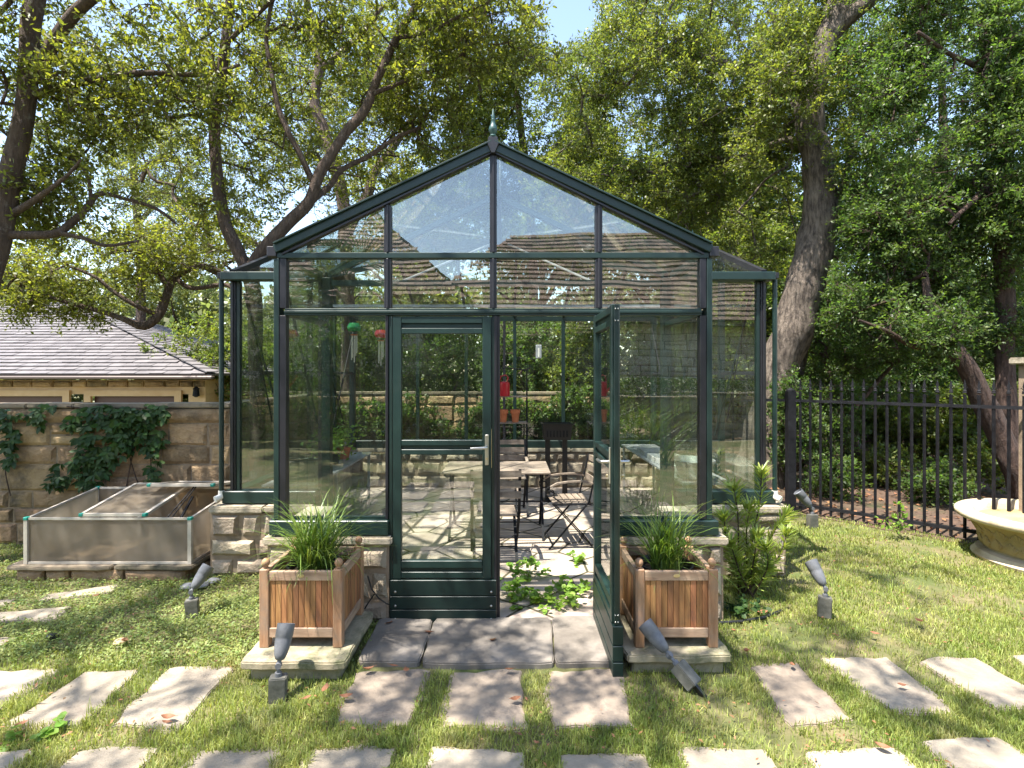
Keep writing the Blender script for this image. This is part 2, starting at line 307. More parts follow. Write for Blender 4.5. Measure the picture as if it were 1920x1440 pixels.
def flag_mat():      # greenhouse floor: irregular flagstones, dark joints
    m = bpy.data.materials.new('flagstone floor'); m.use_nodes = True; nt = m.node_tree; ln = nt.links.new
    bs = nt.nodes['Principled BSDF']; bs.inputs['Roughness'].default_value = .85
    tc = ND(nt, 'ShaderNodeTexCoord'); mp = ND(nt, 'ShaderNodeMapping'); mp.inputs['Rotation'].default_value = (0,0,.6); ln(tc.outputs['Object'], mp.inputs[0])
    vo = ND(nt, 'ShaderNodeTexVoronoi', feature='DISTANCE_TO_EDGE', i_Scale=1.9, i_Randomness=.45); ln(mp.outputs[0], vo.inputs[0])
    v2 = ND(nt, 'ShaderNodeTexVoronoi', i_Scale=1.9, i_Randomness=.45); ln(mp.outputs[0], v2.inputs[0])
    nz = ND(nt, 'ShaderNodeTexNoise', i_Scale=4.0, i_Detail=8); ln(tc.outputs['Object'], nz.inputs[0])
    rp = ND(nt, 'ShaderNodeValToRGB'); rp.color_ramp.elements[0].color = (.36,.28,.225,1); rp.color_ramp.elements[1].color = (.54,.44,.365,1)
    rp.color_ramp.elements[0].position = .3; rp.color_ramp.elements[1].position = .7; ln(nz.outputs[0], rp.inputs[0])
    hs = ND(nt, 'ShaderNodeHueSaturation'); ln(rp.outputs[0], hs.inputs['Color'])
    mr = ND(nt, 'ShaderNodeMapRange'); mr.inputs[3].default_value = .85; mr.inputs[4].default_value = 1.12; ln(v2.outputs['Color'], mr.inputs[0]); ln(mr.outputs[0], hs.inputs['Value'])
    cr = ND(nt, 'ShaderNodeMapRange'); cr.inputs[1].default_value = .012; cr.inputs[2].default_value = .03; ln(vo.outputs[0], cr.inputs[0])
    mx = ND(nt, 'ShaderNodeMix', data_type='RGBA'); mx.inputs['A'].default_value = (.07,.06,.03,1); ln(cr.outputs[0], mx.inputs['Factor']); ln(hs.outputs[0], mx.inputs['B'])
    ln(mx.outputs['Result'], bs.inputs['Base Color'])
    bp = ND(nt, 'ShaderNodeBump', i_Strength=.6, i_Distance=.015); ln(cr.outputs[0], bp.inputs['Height']); ln(bp.outputs[0], bs.inputs['Normal'])
    return m
M['flags'] = flag_mat()

# ------------------------------------------------------------------ ground
def hgt(x, y):                                     # the neighbour's plot lies lower, behind the boundary wall
    a = np.clip((y-6.1)/1.5, 0, 1)*np.clip((-3.4-x)/1.2, 0, 1); return -1.0*a*a*(3-2*a)
xs = np.concatenate([[-600,-200,-80,-40,-25,-16,-12,-10,-8.5], np.arange(-7.5,7.6,.25), [8.5,10,12,16,25,40,80,200,600]])
ys = np.concatenate([[-600,-200,-80,-40,-20,-10,-5,-2], np.arange(0,10.1,.25), [11,12,14,17,22,30,45,80,200,700]])
GX, GY = np.meshgrid(xs, ys); V = np.stack([GX, GY, hgt(GX, GY)], -1).reshape(-1,3); nx = len(xs)
ii, jj = np.meshgrid(np.arange(len(ys)-1), np.arange(nx-1), indexing='ij'); b = (ii*nx+jj).ravel()
tag(np_obj('lawn_ground', V, np.stack([b,b+1,b+nx+1,b+nx],1), M['thatch'], smooth=True), kind='structure')
FENCE_A, FENCE_B = Vector((3.63,7.09,0)), Vector((5.22,5.50,0))
wf = MB(); wf.prism([(3.3,7.3,.004),(3.63,7.0,.004),(5.1,5.35,.004),(9,4.6,.004),(30,4.6,.004),(30,40,.004),(-2.4,40,.004),(-2.4,9.9,.004),(2.9,9.9,.004)], (0,0,1), .002)
tag(wf.build('woodland_floor', M['litter']), kind='structure')
# greenhouse numbers
FY, WY, BY = 3.98, 4.94, 8.62                       # front, wing and back wall planes
PX0, PX1, CX = -1.642, 1.407, -.116                 # porch corners, ridge line
WX0, WX1 = -2.46, 2.26                              # wing ends
EZ, RZ = 2.67, 3.39; RY = (WY+BY)/2
fl = MB(); fl.box(PX0+.05,PX1-.05,FY-.02,WY,.002,.012); fl.box(WX0,WX1,WY,BY,.002,.012)
tag(fl.build('floor', M['flags']), kind='structure')

# ------------------------------------------------------------------ stonework
def stone_face(st, p0, p1, z0, z1, th, seed=0, cmin=.13, cmax=.25, wmin=.16, wmax=.5, gap=.014, rough=.012):
    """rubble courses between two plan points; every block runs through the wall"""
    r = random.Random(seed); p0 = Vector((p0[0],p0[1],0)); p1 = Vector((p1[0],p1[1],0)); L = (p1-p0).length; u = (p1-p0)/L; n = Vector((u.y,-u.x,0))
    z = z0
    def block(a0, a1, b0, b1):
        w, h = a1-a0, b1-b0; c = min(.03, .18*min(w,h)); pr = r.uniform(0, rough); j = lambda s=1: r.uniform(-.012,.012)*s
        vs_ = []
        ol = [(a0+gap/2+abs(j()),b0+gap/2+abs(j(.6))),(a1-gap/2-abs(j()),b0+gap/2+abs(j(.6))),(a1-gap/2-abs(j()),b1-gap/2-abs(j(.6))),(a0+gap/2+abs(j()),b1-gap/2-abs(j(.6)))]
        ca, cb = (a0+a1)/2, (b0+b1)/2
        for dep, ins in ((-th/2-pr, c),(-th/2+.012, 0),(th/2-.012, 0),(th/2+pr, c)):
            for (x, y) in ol:
                x2 = x+math.copysign(ins, ca-x)*r.uniform(.6,1.3) if ins else x; y2 = y+math.copysign(ins, cb-y)*r.uniform(.6,1.3) if ins else y
                vs_.append(p0+u*x2-n*(dep+(j(.6) if ins else 0))+Vector((0,0,y2)))
        cpt = len(vs_); vs_.append(p0+u*(ca+j(3))-n*(-th/2-pr-r.uniform(.0,.012))+Vector((0,0,cb)))
        fs = [(0,1,cpt),(1,2,cpt),(2,3,cpt),(3,0,cpt),(15,14,13,12)]
        for k in range(3):
            for e in range(4): fs.append((k*4+(e+1)%4, k*4+e, (k+1)*4+e, (k+1)*4+(e+1)%4))
        st.add(vs_, [f[::-1] for f in fs])
    while z < z1-.02:
        h = min(r.uniform(cmin, cmax), z1-z)
        if z1-z-h < cmin*.6: h = z1-z
        a = 0.0
        while a < L-.01:
            w = min(r.uniform(wmin, wmax), L-a)
            if L-a-w < wmin*.7: w = L-a
            if h > cmin*1.5 and r.random() < .25:
                k = r.uniform(.4,.6)*h; block(a,a+w,z,z+k); block(a,a+w,z+k,z+h)
            else: block(a,a+w,z,z+h)
            a += w
        z += h
def core(mb, p0, p1, z0, z1, th):
    p0 = Vector((p0[0],p0[1],0)); p1 = Vector((p1[0],p1[1],0)); u = (p1-p0).normalized(); n = Vector((u.y,-u.x,0))*(th/2); e = u*.004
    mb.prism([p0+e-n+Vector((0,0,z0)),p1-e-n+Vector((0,0,z0)),p1-e+n+Vector((0,0,z0)),p0+e+n+Vector((0,0,z0))], (0,0,1), z1-z0)

def wall_thing(name, label, cat, segs, z0, z1, th, smat, cmat, cap=.05, over=.03, seed=1, capz=None, **kw):
    t = thing(name, (segs[0][0][0], segs[0][0][1], 0), label, cat); org = t.location.copy()
    st, mo, cp = MB(), MB(), MB()
    for k, (a, b_) in enumerate(segs):
        stone_face(st, a, b_, z0, z1, th, seed+k, **kw); core(mo, a, b_, z0-.02, z1-.004, th-.03)
        a_ = Vector((*a,0)); b2 = Vector((*b_,0)); u = (b2-a_).normalized(); L = (b2-a_).length; s = -over*(1 if k==0 else 0); rr = random.Random(seed+k)
        while s < L:
            l = min(rr.uniform(.45,.9), L+over-s)
            if L-s-l < .25: l = L+over-s
            zc = z1+rr.uniform(0,.006)
            cp.bar(a_+u*(s+.003)+Vector((0,0,zc+cap/2)), a_+u*(s+l-.003)+Vector((0,0,zc+cap/2)), th+2*over, cap); s += l
    st.build('stonework', smat, t, org); mo.build('mortar', M['mortar'], t, org)
    cp.build('coping', cmat, t, org, bevel=.012, seg=2)
    return t
bw = wall_thing('boundary_wall', 'tall tan sandstone boundary wall with stained coping behind cold frame and greenhouse', 'wall',
    [((-9,5.88),(-2.93,5.88)), ((-3.05,6.02),(-3.05,9.62)), ((-2.9,9.5),(1.4,9.5))], 0, 1.42, .26, M['sandwall'], M['walltop'], cap=.05, over=.012, seed=11, cmin=.15, cmax=.30, wmin=.22, wmax=.62, gap=.009, rough=.02)
fw = wall_thing('foundation_wall', 'low pale limestone foundation wall carrying the green greenhouse', 'wall',
    [((-1.74,4.03),(-.86,4.03)), ((-2.64,4.93),(-1.75,4.93)), ((-1.65,4.14),(-1.65,4.82)), ((-2.54,5.04),(-2.54,8.55)), ((-2.6,8.65),(2.4,8.65)), ((2.34,5.04),(2.34,8.53)), ((1.545,4.93),(2.44,4.93)), ((1.42,4.14),(1.42,4.82)), ((.67,4.03),(1.54,4.03))],
    0, .56, .2, M['limestone'], M['coping'], cap=.06, over=.025, seed=31, cmin=.16, cmax=.24, wmin=.16, wmax=.42, gap=.032, rough=.035)
pil = wall_thing('stone_pillar', 'pale rough stone gate pillar with flat cap at right edge', 'pillar', [((5.22,5.42),(5.7,5.42))], 0, 1.88, .46, M['limestone'], M['coping'], cap=.07, over=.05, seed=51, cmin=.14, cmax=.26, wmin=.2, wmax=.4)

# ------------------------------------------------------------------ greenhouse
gh = thing('greenhouse', (CX, FY, 0), 'dark green glass greenhouse with gabled porch, low wings and one open door', 'greenhouse')
GO = gh.location.copy()
def P(name, mb, m, parent=gh, **kw): return mb.build(name, m, parent, GO, **kw)
def pane(pts, nrm, m=None, parent=gh):
    return P('glass_pane', MB().prism(pts, nrm, .004), m or M['glass'], parent)
slope_p = (RZ-EZ)/(CX-PX0); slope_m = (RZ-EZ)/(RY-WY)
def rz_at(x): return RZ-abs(x-CX)*slope_p
MX = [-.877, CX, .645]                               # front mullions
# sills
for a, b_ in ((-1.715,-.865),(.672,1.495)): P('sill', MB().box(a,b_,FY-.065,FY+.06,.632,.738), M['green'], bevel=.006)
for a, b_ in ((-2.555,-1.72),(1.50,2.37)): P('sill', MB().box(a,b_,WY-.06,WY+.06,.632,.742), M['green'], bevel=.006)
for x in (WX0, WX1): P('sill', MB().box(x-.06,x+.06,WY+.063,BY+.06,.632,.742), M['darkgreen'], bevel=.006)
P('sill', MB().box(WX0+.063,WX1-.063,BY-.06,BY+.06,.60,.742), M['darkgreen'], bevel=.006)
# front rails
P('head_rail', MB().box(PX0+.026,PX1-.026,FY-.035,FY+.03,2.207,2.256).box(PX0+.026,PX1-.026,FY-.045,FY-.036,2.222,2.240), M['green'], bevel=.003)
P('gable_rail', MB().box(PX0-.03,PX1+.03,FY-.036,FY+.03,2.618,2.658), M['green'], bevel=.003)
# corner posts of the porch
for x, s in ((PX0,-1),(PX1,1)):
    P('corner_post', MB().box(x+min(s*.012,s*.05),x+max(s*.012,s*.05),FY-.04,FY+.05,.74,2.617), M['green'], bevel=.004)
    P('corner_bar', MB().box(x+min(-s*.036,s*.010),x+max(-s*.036,s*.010),FY-.035,FY+.03,.74,2.206).box(x+min(-s*.036,s*.010),x+max(-s*.036,s*.010),FY-.034,FY+.03,2.258,2.616), M['black'], bevel=.003)
# mullions: lower (jambs), transom, gable
def ribbed(mb, x, z0, z1, w=.05):
    mb.box(x-w/2,x+w/2,FY-.028,FY+.03,z0,z1); mb.box(x-w*.16,x+w*.16,FY-.040,FY-.0285,z0,z1)
for i, x in enumerate(MX):
    m = MB(); ribbed(m, x, 2.258, 2.616); P('mullion', m, M['black'], bevel=.003)
    m = MB(); ribbed(m, x, 2.66, rz_at(x)-.03); P('mullion', m, M['black'], bevel=.003)
P('door_post', MB().box(-.126,-.068,FY-.02,FY+.04,.02,2.205).box(-.108,-.09,FY-.034,FY-.021,.02,2.205), M['black'], bevel=.003)
P('door_post', MB().box(-.892,-.872,FY-.03,FY+.04,.74,2.205), M['black'], bevel=.003)
P('door_post', MB().box(-.871,-.845,FY-.02,FY+.04,.02,2.205), M['green'], bevel=.003)
P('door_post', MB().box(.66,.70,FY-.03,FY+.04,.02,2.205), M['green'], bevel=.003)
# rafters of the front gable, ridge cap, finial
for s, x0 in ((-1,PX0-.04),(1,PX1+.04)):
    a = Vector((x0, FY-.02, rz_at(x0)+.03)); b_ = Vector((CX+s*.01, FY-.02, RZ+.022))
    P('front_rafter', MB().bar(a, b_, .07, .058), M['green'], bevel=.004)
    P('rafter_capping', MB().bar(a+Vector((0,-.008,.036)), b_+Vector((0,-.008,.036)), .095, .012), M['green'], bevel=.002)
    P('rafter_gasket', MB().bar(a+Vector((-s*.05,.0,-.036)), b_+Vector((0,0,-.036)), .05, .012), M['black'])
    P('gutter_end', MB().box(min(x0-s*.01,x0+s*.055),max(x0-s*.01,x0+s*.055),FY-.05,FY+.05,2.628,2.70), M['black'], bevel=.004)
P('ridge_bracket', MB().prism([(CX-.032,FY-.075,RZ+.085),(CX-.040,FY-.075,RZ+.035),(CX-.012,FY-.075,RZ-.03),(CX+.012,FY-.075,RZ-.03),(CX+.040,FY-.075,RZ+.035),(CX+.032,FY-.075,RZ+.085)], (0,1,0), .05), M['black'], bevel=.003)
def finial(x, y, z, s=1):
    pr = [(.026,0),(.030,.012),(.018,.028),(.024,.042),(.032,.062),(.034,.078),(.028,.100),(.020,.118),(.015,.15),(.018,.158),(.012,.166),(.014,.19),(.010,.205),(.005,.25),(.001,.262)]
    P('finial', MB().lathe([(r*s*.95, h*s*.80) for r, h in pr], 16, Matrix.Translation((x,y,z))), M['teal'], smooth=True)
finial(CX, FY-.05, RZ+.085); finial(WX0, RY, RZ+.05, .6); finial(WX1, RY, RZ+.05, .6)
P('ridge_bar', MB().box(CX-.03,CX+.03,FY+.03,RY-.04,RZ-.02,RZ+.05), M['green']); P('ridge_bar', MB().box(WX0-.03,WX1+.03,RY-.03,RY+.03,RZ-.02,RZ+.05), M['green'])
# front glass
xs4 = [PX0+.036, MX[0], MX[1], MX[2], PX1-.036]
for i in range(4):
    a = xs4[i]+(.02 if i else 0); b_ = xs4[i+1]-(.02 if i<3 else 0)
    pane([(a,FY,2.256),(b_,FY,2.256),(b_,FY,2.62),(a,FY,2.62)], (0,1,0))
    za, zb = rz_at(a)-.012, rz_at(b_)-.012
    pane([(a,FY,2.658),(b_,FY,2.658),(b_,FY,zb),(a,FY,max(za,2.665))], (0,1,0))
pane([(PX0+.036,FY,.735),(-.892,FY,.735),(-.892,FY,2.21),(PX0+.036,FY,2.21)], (0,1,0))
pane([(.70,FY,.735),(PX1-.036,FY,.735),(PX1-.036,FY,2.21),(.70,FY,2.21)], (0,1,0))
P('glazing_bead', MB().box(PX0+.036,-.893,FY-.02,FY-.002,.738,.758), M['darkgreen']); P('glazing_bead', MB().box(.702,PX1-.036,FY-.02,FY-.002,.738,.758), M['darkgreen'])
# porch sides
for x, s in ((PX0,-1),(PX1,1)):
    pane([(x,FY+.05,.74),(x,WY-.03,.74),(x,WY-.03,EZ-.03),(x,FY+.05,EZ-.03)], (1,0,0), M['sideglass'])
    P('side_rail', MB().bar((x,FY+.05,2.23),(x,WY-.04,2.23),.04,.04), M['green'])
    P('gutter', MB().box(x-.03+s*.045,x+.03+s*.045,FY+.05,WY-.07,EZ-.05,EZ+.02), M['green'], bevel=.006)
    P('inner_post', MB().box(x-.04,x+.04,WY-.03,WY+.05,.62,EZ-.02), M['darkgreen'], bevel=.004)
    P('brace', MB().bar((x+s*.05,FY+.12,EZ-.1),(x+s*.05,WY-.1,1.35),.035,.008,(1,0,0)), M['green'])
# wings
for s, x0, x1 in ((-1,WX0,PX0-.05),(1,PX1+.05,WX1)):
    xo = WX0 if s<0 else WX1; lo, hi = min(x0,x1), max(x0,x1)
    P('wing_gutter', MB().box(lo-(.09 if s<0 else 0),hi+(.09 if s>0 else 0),WY-.10,WY+.02,EZ-.055,EZ+.018), M['green'], bevel=.006)
    P('gutter_cap', MB().box(xo+min(s*.092,s*.125),xo+max(s*.092,s*.125),WY-.085,WY+.01,EZ-.04,EZ+.012), M['black'], bevel=.003)
    P('wing_post', MB().box(xo-.024+s*.012,xo+.024+s*.012,WY-.03,WY+.035,.743,EZ-.056).box(xo-.008+s*.012,xo+.008+s*.012,WY-.042,WY-.031,.743,EZ-.056), M['black'], bevel=.003)
    P('wing_post_cover', MB().box(xo-s*.03-.016,xo-s*.03+.016,WY-.02,WY+.03,.743,EZ-.056), M['darkgreen'], bevel=.003)
    P('wing_post', MB().box((PX0 if s<0 else PX1)+s*.055-.012,(PX0 if s<0 else PX1)+s*.055+.012,WY-.03,WY+.03,.743,EZ-.056), M['black'])
    a, b_ = (xo+.05, PX0-.05) if s<0 else (PX1+.05, xo-.05)
    pane([(a,WY,.74),(b_,WY,.74),(b_,WY,EZ-.04),(a,WY,EZ-.04)], (0,1,0))
    dx = xo+s*.108
    P('downpipe', MB().tube([(dx,WY-.04,EZ-.045),(dx,WY-.04,.72)], .021, 10), M['green'], smooth=True)
    P('pipe_elbow', MB().tube([(dx,WY-.04,.745),(dx,WY-.04,.715),(dx-s*.0,WY-.05,.69),(dx+s*.03,WY-.09,.675)], [.026,.027,.029,.029], 12), M['white'], smooth=True)
    P('brace', MB().bar((xo-s*.04,WY+.07,2.52),(xo-s*.04,WY+1.0,1.12),.03,.008,(1,0,0)), M['darkgreen'])
    P('brace', MB().tube([(xo-s*.06,WY+.06,2.58),(xo-s*.06,WY+.62,1.3)], .008, 6), M['iron'])
    # side walls
    ysd = [WY, WY+.92, RY, RY+.92, BY]
    for k in range(4):
        ya, yb = ysd[k]+.03, ysd[k+1]-.03
        pane([(xo,ya,.74),(xo,yb,.74),(xo,yb,EZ+(max(0,1-abs(yb-RY)/(RY-WY)))*(RZ-EZ)-.03),(xo,ya,EZ+max(0,1-abs(ya-RY)/(RY-WY))*(RZ-EZ)-.03)], (1,0,0), M['sideglass'])
        if k: P('side_mullion', MB().box(xo-.028,xo+.028,ysd[k]-.028,ysd[k]+.028,.743,EZ+max(0,1-abs(ysd[k]-RY)/(RY-WY))*(RZ-EZ)-.02), M['darkgreen'])
    P('side_rail', MB().box(xo-.02,xo+.02,WY+.035,BY-.035,1.775,1.81), M['black'])
    P('corner_post', MB().box(xo-.04,xo+.04,BY-.04,BY+.04,.743,EZ), M['darkgreen'])
    P('brace', MB().tube([(xo-s*.05,BY-.1,2.5),(xo-s*.05,BY-1.3,.8)], .011, 6), M['iron'])
    P('brace', MB().tube([(xo-s*.05,RY+.1,2.4),(xo-s*.05,BY-.4,.8)], .011, 6), M['iron'])
    # end rafters
    P('end_rafter', MB().bar((xo+s*.02,WY-.02,EZ+.02),(xo+s*.02,RY,RZ+.03),.05,.05), M['black']); P('end_rafter', MB().bar((xo+s*.02,BY+.02,EZ+.02),(xo+s*.02,RY,RZ+.03),.05,.05), M['darkgreen'])
    # roof glass: porch slope, main slope beside the valley
    nP = Vector((s*slope_p,0,1)); xe = PX0 if s<0 else PX1
    ym = FY+.98
    pane([(xe,FY-.01,EZ),(CX,FY-.01,RZ),(CX,ym,RZ),(xe,min(ym,WY),EZ)], nP, M['sideglass'])
    pane([(xe,WY,EZ+.0),(CX,ym+.03,RZ),(CX,RY,RZ)], nP, M['sideglass'])
    nM = Vector((0,-slope_m,1))
    pane([(xo,WY-.02,EZ),(xe,WY-.02,EZ),(CX+(xe-CX)*.5,(WY+RY)/2,(EZ+RZ)/2),(xo,(WY+RY)/2,(EZ+RZ)/2)], nM, M['sideglass'])
    pane([(xo,(WY+RY)/2+.03,(EZ+RZ)/2+.012),(CX+(xe-CX)*.48,(WY+RY)/2+.03,(EZ+RZ)/2+.012),(CX,RY,RZ),(xo,RY,RZ)], nM, M['sideglass'])
    P('valley_bar', MB().bar((xe,WY,EZ),(CX,RY,RZ-.01),.05,.05), M['green'])
    P('roof_rafter', MB().bar((xe,FY+.98,EZ),(CX,FY+.98,RZ),.04,.045), M['green'])
    P('roof_rafter', MB().bar((xe,WY,EZ),(xe,RY,RZ),.04,.045), M['darkgreen'])
    P('roof_rafter', MB().bar((xe+s*.42,WY,EZ),(xe+s*.42,RY,RZ),.03,.035), M['black'])
BM = [WX0,-1.435,-.675,.085,.845,1.56,WX1]
P('eave_bar', MB().box(WX0,WX1,BY-.03,BY+.04,EZ-.06,EZ+.01), M['darkgreen'])
for i in range(6):
    a, b_ = BM[i]+.03, BM[i+1]-.03
    pane([(a,BY,.74),(b_,BY,.74),(b_,BY,EZ-.05),(a,BY,EZ-.05)], (0,1,0), M['sideglass'])
    pane([(a-.028,BY,EZ),(b_+.028,BY,EZ),(b_+.028,RY,RZ),(a-.028,RY,RZ)], (0,slope_m,1), M['sideglass'])
    if i:
        P('back_mullion', MB().box(BM[i]-.026,BM[i]+.026,BY-.03,BY+.03,.743,EZ-.061), M['darkgreen'])
        P('roof_rafter', MB().bar((BM[i],BY,EZ),(BM[i],RY,RZ),.035,.045), M['green'])
P('back_mullion', MB().box(-.10,-.06,BY-.03,BY+.03,.743,EZ-.061), M['black'])
P('tie_bar', MB().bar((PX0+.05,WY,EZ-.07),(PX1-.05,WY,EZ-.07),.05,.05), M['green'])
P('tie_bar', MB().bar((WX0,RY,EZ-.05),(WX1,RY,EZ-.05),.035,.035), M['galv'])
P('roof_strut', MB().tube([(CX-.9,WY+.1,EZ-.05),(CX-.1,RY-.4,RZ-.1)], .012, 6), M['galv']); P('roof_strut', MB().tube([(CX+.9,WY+.1,EZ-.05),(CX+.1,RY-.4,RZ-.1)], .012, 6), M['galv'])

# doors: built closed against x in [0,w], y = 0 front face, then placed
def make_door(mirror):
    w, t = .775, .05
    X = (lambda x: w-x) if mirror else (lambda x: x)
    root = bpy.data.objects.new('door', None); C.objects.link(root); root.parent = gh
    def B(mb, x0, x1, y0, y1, z0, z1): mb.box(min(X(x0),X(x1)), max(X(x0),X(x1)), y0, y1, z0, z1)
    m = MB(); B(m,.005,.068,0,t,.312,2.20); m.build('stile', M['green'], root, bevel=.004)
    m = MB(); B(m,.652,.715,0,t,.312,2.20); m.build('stile', M['green'], root, bevel=.004)
    for z0, z1, z2, z3 in ((2.075,2.115,2.15,2.196),(1.205,1.243,1.27,1.31),(.318,.362,.39,.442)):
        m = MB(); B(m,.069,.651,.002,t-.002,z0,z1); B(m,.069,.651,.002,t-.002,z2,z3); B(m,.069,.651,.018,t-.018,z1,z2); m.build('rail', M['green'], root, bevel=.003)
    for z0, z1 in ((1.30,2.085),(.43,1.215)):
        m = MB(); B(m,.066,.654,.022,.026,z0,z1); m.build('door_pane', M['glass'], root)
    k = MB()
    for z0, z1 in ((.005,.095),(.102,.192),(.199,.308)): B(k,-.012,.752,-.012,t,z0,z1)
    for z in (.0985,.1955): B(k,-.008,.748,-.004,t-.01,z-.004,z+.004)
    kp = k.build('kick_panel', M['darkgreen'], root, bevel=.003)
    for x in (.028,.715):
        for z in (.03,.125,.225): MB().lathe([(.009,0),(.008,.004),(.004,.006)], 8, Matrix.Translation((X(x),-.012,z)) @ Matrix.Rotation(R(90),4,'X')).build('screw', M['steel'], kp)
    for y, yy in ((-.010,0),(t,t+.010)):
        m = MB(); B(m,.670,.697,y,yy,1.13,1.35); hp = m.build('handle_plate', M['steel'], root, bevel=.004)
        s = -1 if y<0 else 1; y0 = -.01 if y<0 else t+.01
        MB().tube([(X(.683),y0,1.262),(X(.683),y0+s*.045,1.262),(X(.668),y0+s*.052,1.262),(X(.57),y0+s*.052,1.258)], [.010,.010,.010,.008], 8).build('lever', M['steel'], hp, smooth=True)
        MB().lathe([(.009,0),(.009,.012)], 10, Matrix.Translation((X(.683),y0+s*.006,1.18)) @ Matrix.Rotation(R(90)*(-s),4,'X')).build('lock_cylinder', M['brass'], hp)
    m = MB(); B(m,.7152,.7185,.010,.036,1.11,1.39); m.build('latch_plate', M['brass'], root)
    m = MB(); B(m,-.004,.004,-.004,.0,.312,2.196); B(m,.716,.742,.012,t-.012,.312,2.196); de = m.build('door_edge', M['darkgreen'], root, bevel=.002)
    for y in (.017,.033):
        for z in (2.17,2.10,.37,.33): MB().ball(Vector((X(.7425),y,z)), .0045, 8).build('screw', M['steel'], de, smooth=True)
    return root
d1 = make_door(False); d1.location = Vector((-.845, FY-.035, .0))-GO
d2 = make_door(True);  d2.rotation_euler = (0,0,R(90)); d2.location = Vector((.655, FY-.79, 0))-GO
d1['label'] = 'closed left door leaf'; d2['label'] = 'right door leaf swung fully open towards the paving'

# ------------------------------------------------------------------ paving
def slab(name, quad, z0, z1, m, label, cat, group=None, seed=0, rag=.012, org=None, parent=None, bevel=.008):
    """flat stone from four plan corners with a slightly ragged outline"""
    r = random.Random(seed); pts = []; n = 9
    for k in range(4):
        a, b_ = Vector(quad[k]), Vector(quad[(k+1)%4])
        for i in range(n):
            t = i/n; p = a.lerp(b_, t); d = (b_-a).normalized()
            off = mnoise.noise(Vector((p.x*5+seed, p.y*5, seed*1.7)))*rag*2.2 + r.uniform(-.4,.4)*rag
            if i == 0: p = p.lerp((Vector(quad[0])+Vector(quad[2]))/2, .03)
            pts.append(p+Vector((-d.y, d.x, 0))*off)
    c = sum(pts, Vector())/len(pts)
    pts = [Vector((p.x,p.y,z0)) for p in pts]
    area = sum(pts[i].x*pts[(i+1)%len(pts)].y-pts[(i+1)%len(pts)].x*pts[i].y for i in range(len(pts)))
    if area < 0: pts.reverse()
    mb = MB().prism(pts, (0,0,1), z1-z0)
    o = mb.build(name, m, parent, (c.x,c.y,z0) if org is None else org, bevel=bevel, seg=2)
    if label: tag(o, label, cat, group)
    return o
PAV = [ # corner pixels TL TR BR BL
 ((-140,1250),(116,1250),(-10,1330),(-330,1330),'cream sandstone paver at the left edge in the row behind'),
 ((160,1254),(268,1250),(146,1362),(2,1358),'second sandstone paver from the left in the row below the planters'),
 ((318,1249),(446,1248),(336,1366),(196,1362),'sandstone paver with one curled brown leaf, left of the front spotlight'),
 ((664,1256),(803,1252),(772,1362),(622,1358),'brownish paver in front of the closed door leaf'),
 ((845,1254),(986,1252),(992,1362),(826,1364),'dim brown paver centred before the doorway slabs'),
 ((1026,1253),(1165,1254),(1196,1364),(1028,1368),'brownish paver at the foot of the open door leaf'),
 ((1400,1243),(1494,1238),(1610,1350),(1478,1360),'tan paver shaded at its top beside the fallen spotlight'),
 ((1537,1231),(1664,1227),(1800,1338),(1672,1334),'paver with a tuft of grass growing across its middle'),
 ((1716,1235),(1830,1228),(1995,1325),(1872,1330),'bright bare paver near the right edge of the lawn'),
 ((1886,1224),(1975,1215),(2120,1290),(1990,1295),'paver cut by the right edge below the stone basin'),
 ((-90,1405),(66,1404),(-20,1470),(-200,1470),'paver corner at the bottom left edge of the photo'),
 ((146,1402),(297,1398),(214,1495),(45,1495),'pale paver in the front row under the paver with the brown leaf'),
 ((376,1403),(525,1402),(490,1495),(300,1495),'front row paver below the left front spotlight'),
 ((585,1401),(746,1396),(722,1495),(545,1495),'front row paver below the left door leaf'),
 ((806,1397),(986,1405),(985,1495),(790,1495),'front row paver below the doorway, left of the grass strip'),
 ((1046,1406),(1216,1410),(1250,1495),(1056,1495),'front row paver below the open door leaf'),
 ((1268,1400),(1438,1398),(1510,1495),(1300,1495),'front row paver below the fallen spotlight'),
 ((1510,1408),(1676,1396),(1780,1495),(1570,1495),'front row paver under the shaded tan paver'),
 ((1708,1380),(1872,1374),(2010,1470),(1850,1485),'largest sunlit paver in the bottom right corner'),
 ((-70,1150),(141,1133),(92,1163),(-95,1166),'flat stone at the left edge in the lawn before the cold frame'),
 ((86,1113),(226,1093),(206,1109),(70,1126),'thin stone slab half sunk in the lawn nearest the cold frame'),
 ((-60,1128),(34,1119),(10,1133),(-80,1141),'small stone at the far left edge of the lawn'),
 ((-80,1196),(30,1193),(-10,1215),(-120,1218),'stone at the left edge beside the small black cap'),
]
for i, (a, b_, c, d, lab) in enumerate(PAV):
    slab('paver', [gp(*a,.02), gp(*b_,.02), gp(*c,.02), gp(*d,.02)], -.04, .008+.003*(i%3), M['paver2' if i in (3,4,5,6) else 'paver'], lab, 'paver', 'stepping stone pavers in the lawn', seed=i+3, rag=.019, bevel=.006)
for i, (q, lab) in enumerate([
   (((712,1157),(812,1160),(786,1242),(668,1240)),'grey slab left of the three before the door'),
   (((815,1158),(1032,1156),(1041,1243),(789,1244)),'widest grey slab in the middle before the door'),
   (((1035,1155),(1125,1153),(1178,1240),(1043,1243)),'grey slab on the right under the open door')]):
    slab('doorstep_slab', [gp(*p,.035) for p in q], -.03, .035, M['slate'], lab, 'slab', 'grey doorstep slabs', seed=40+i, rag=.005)
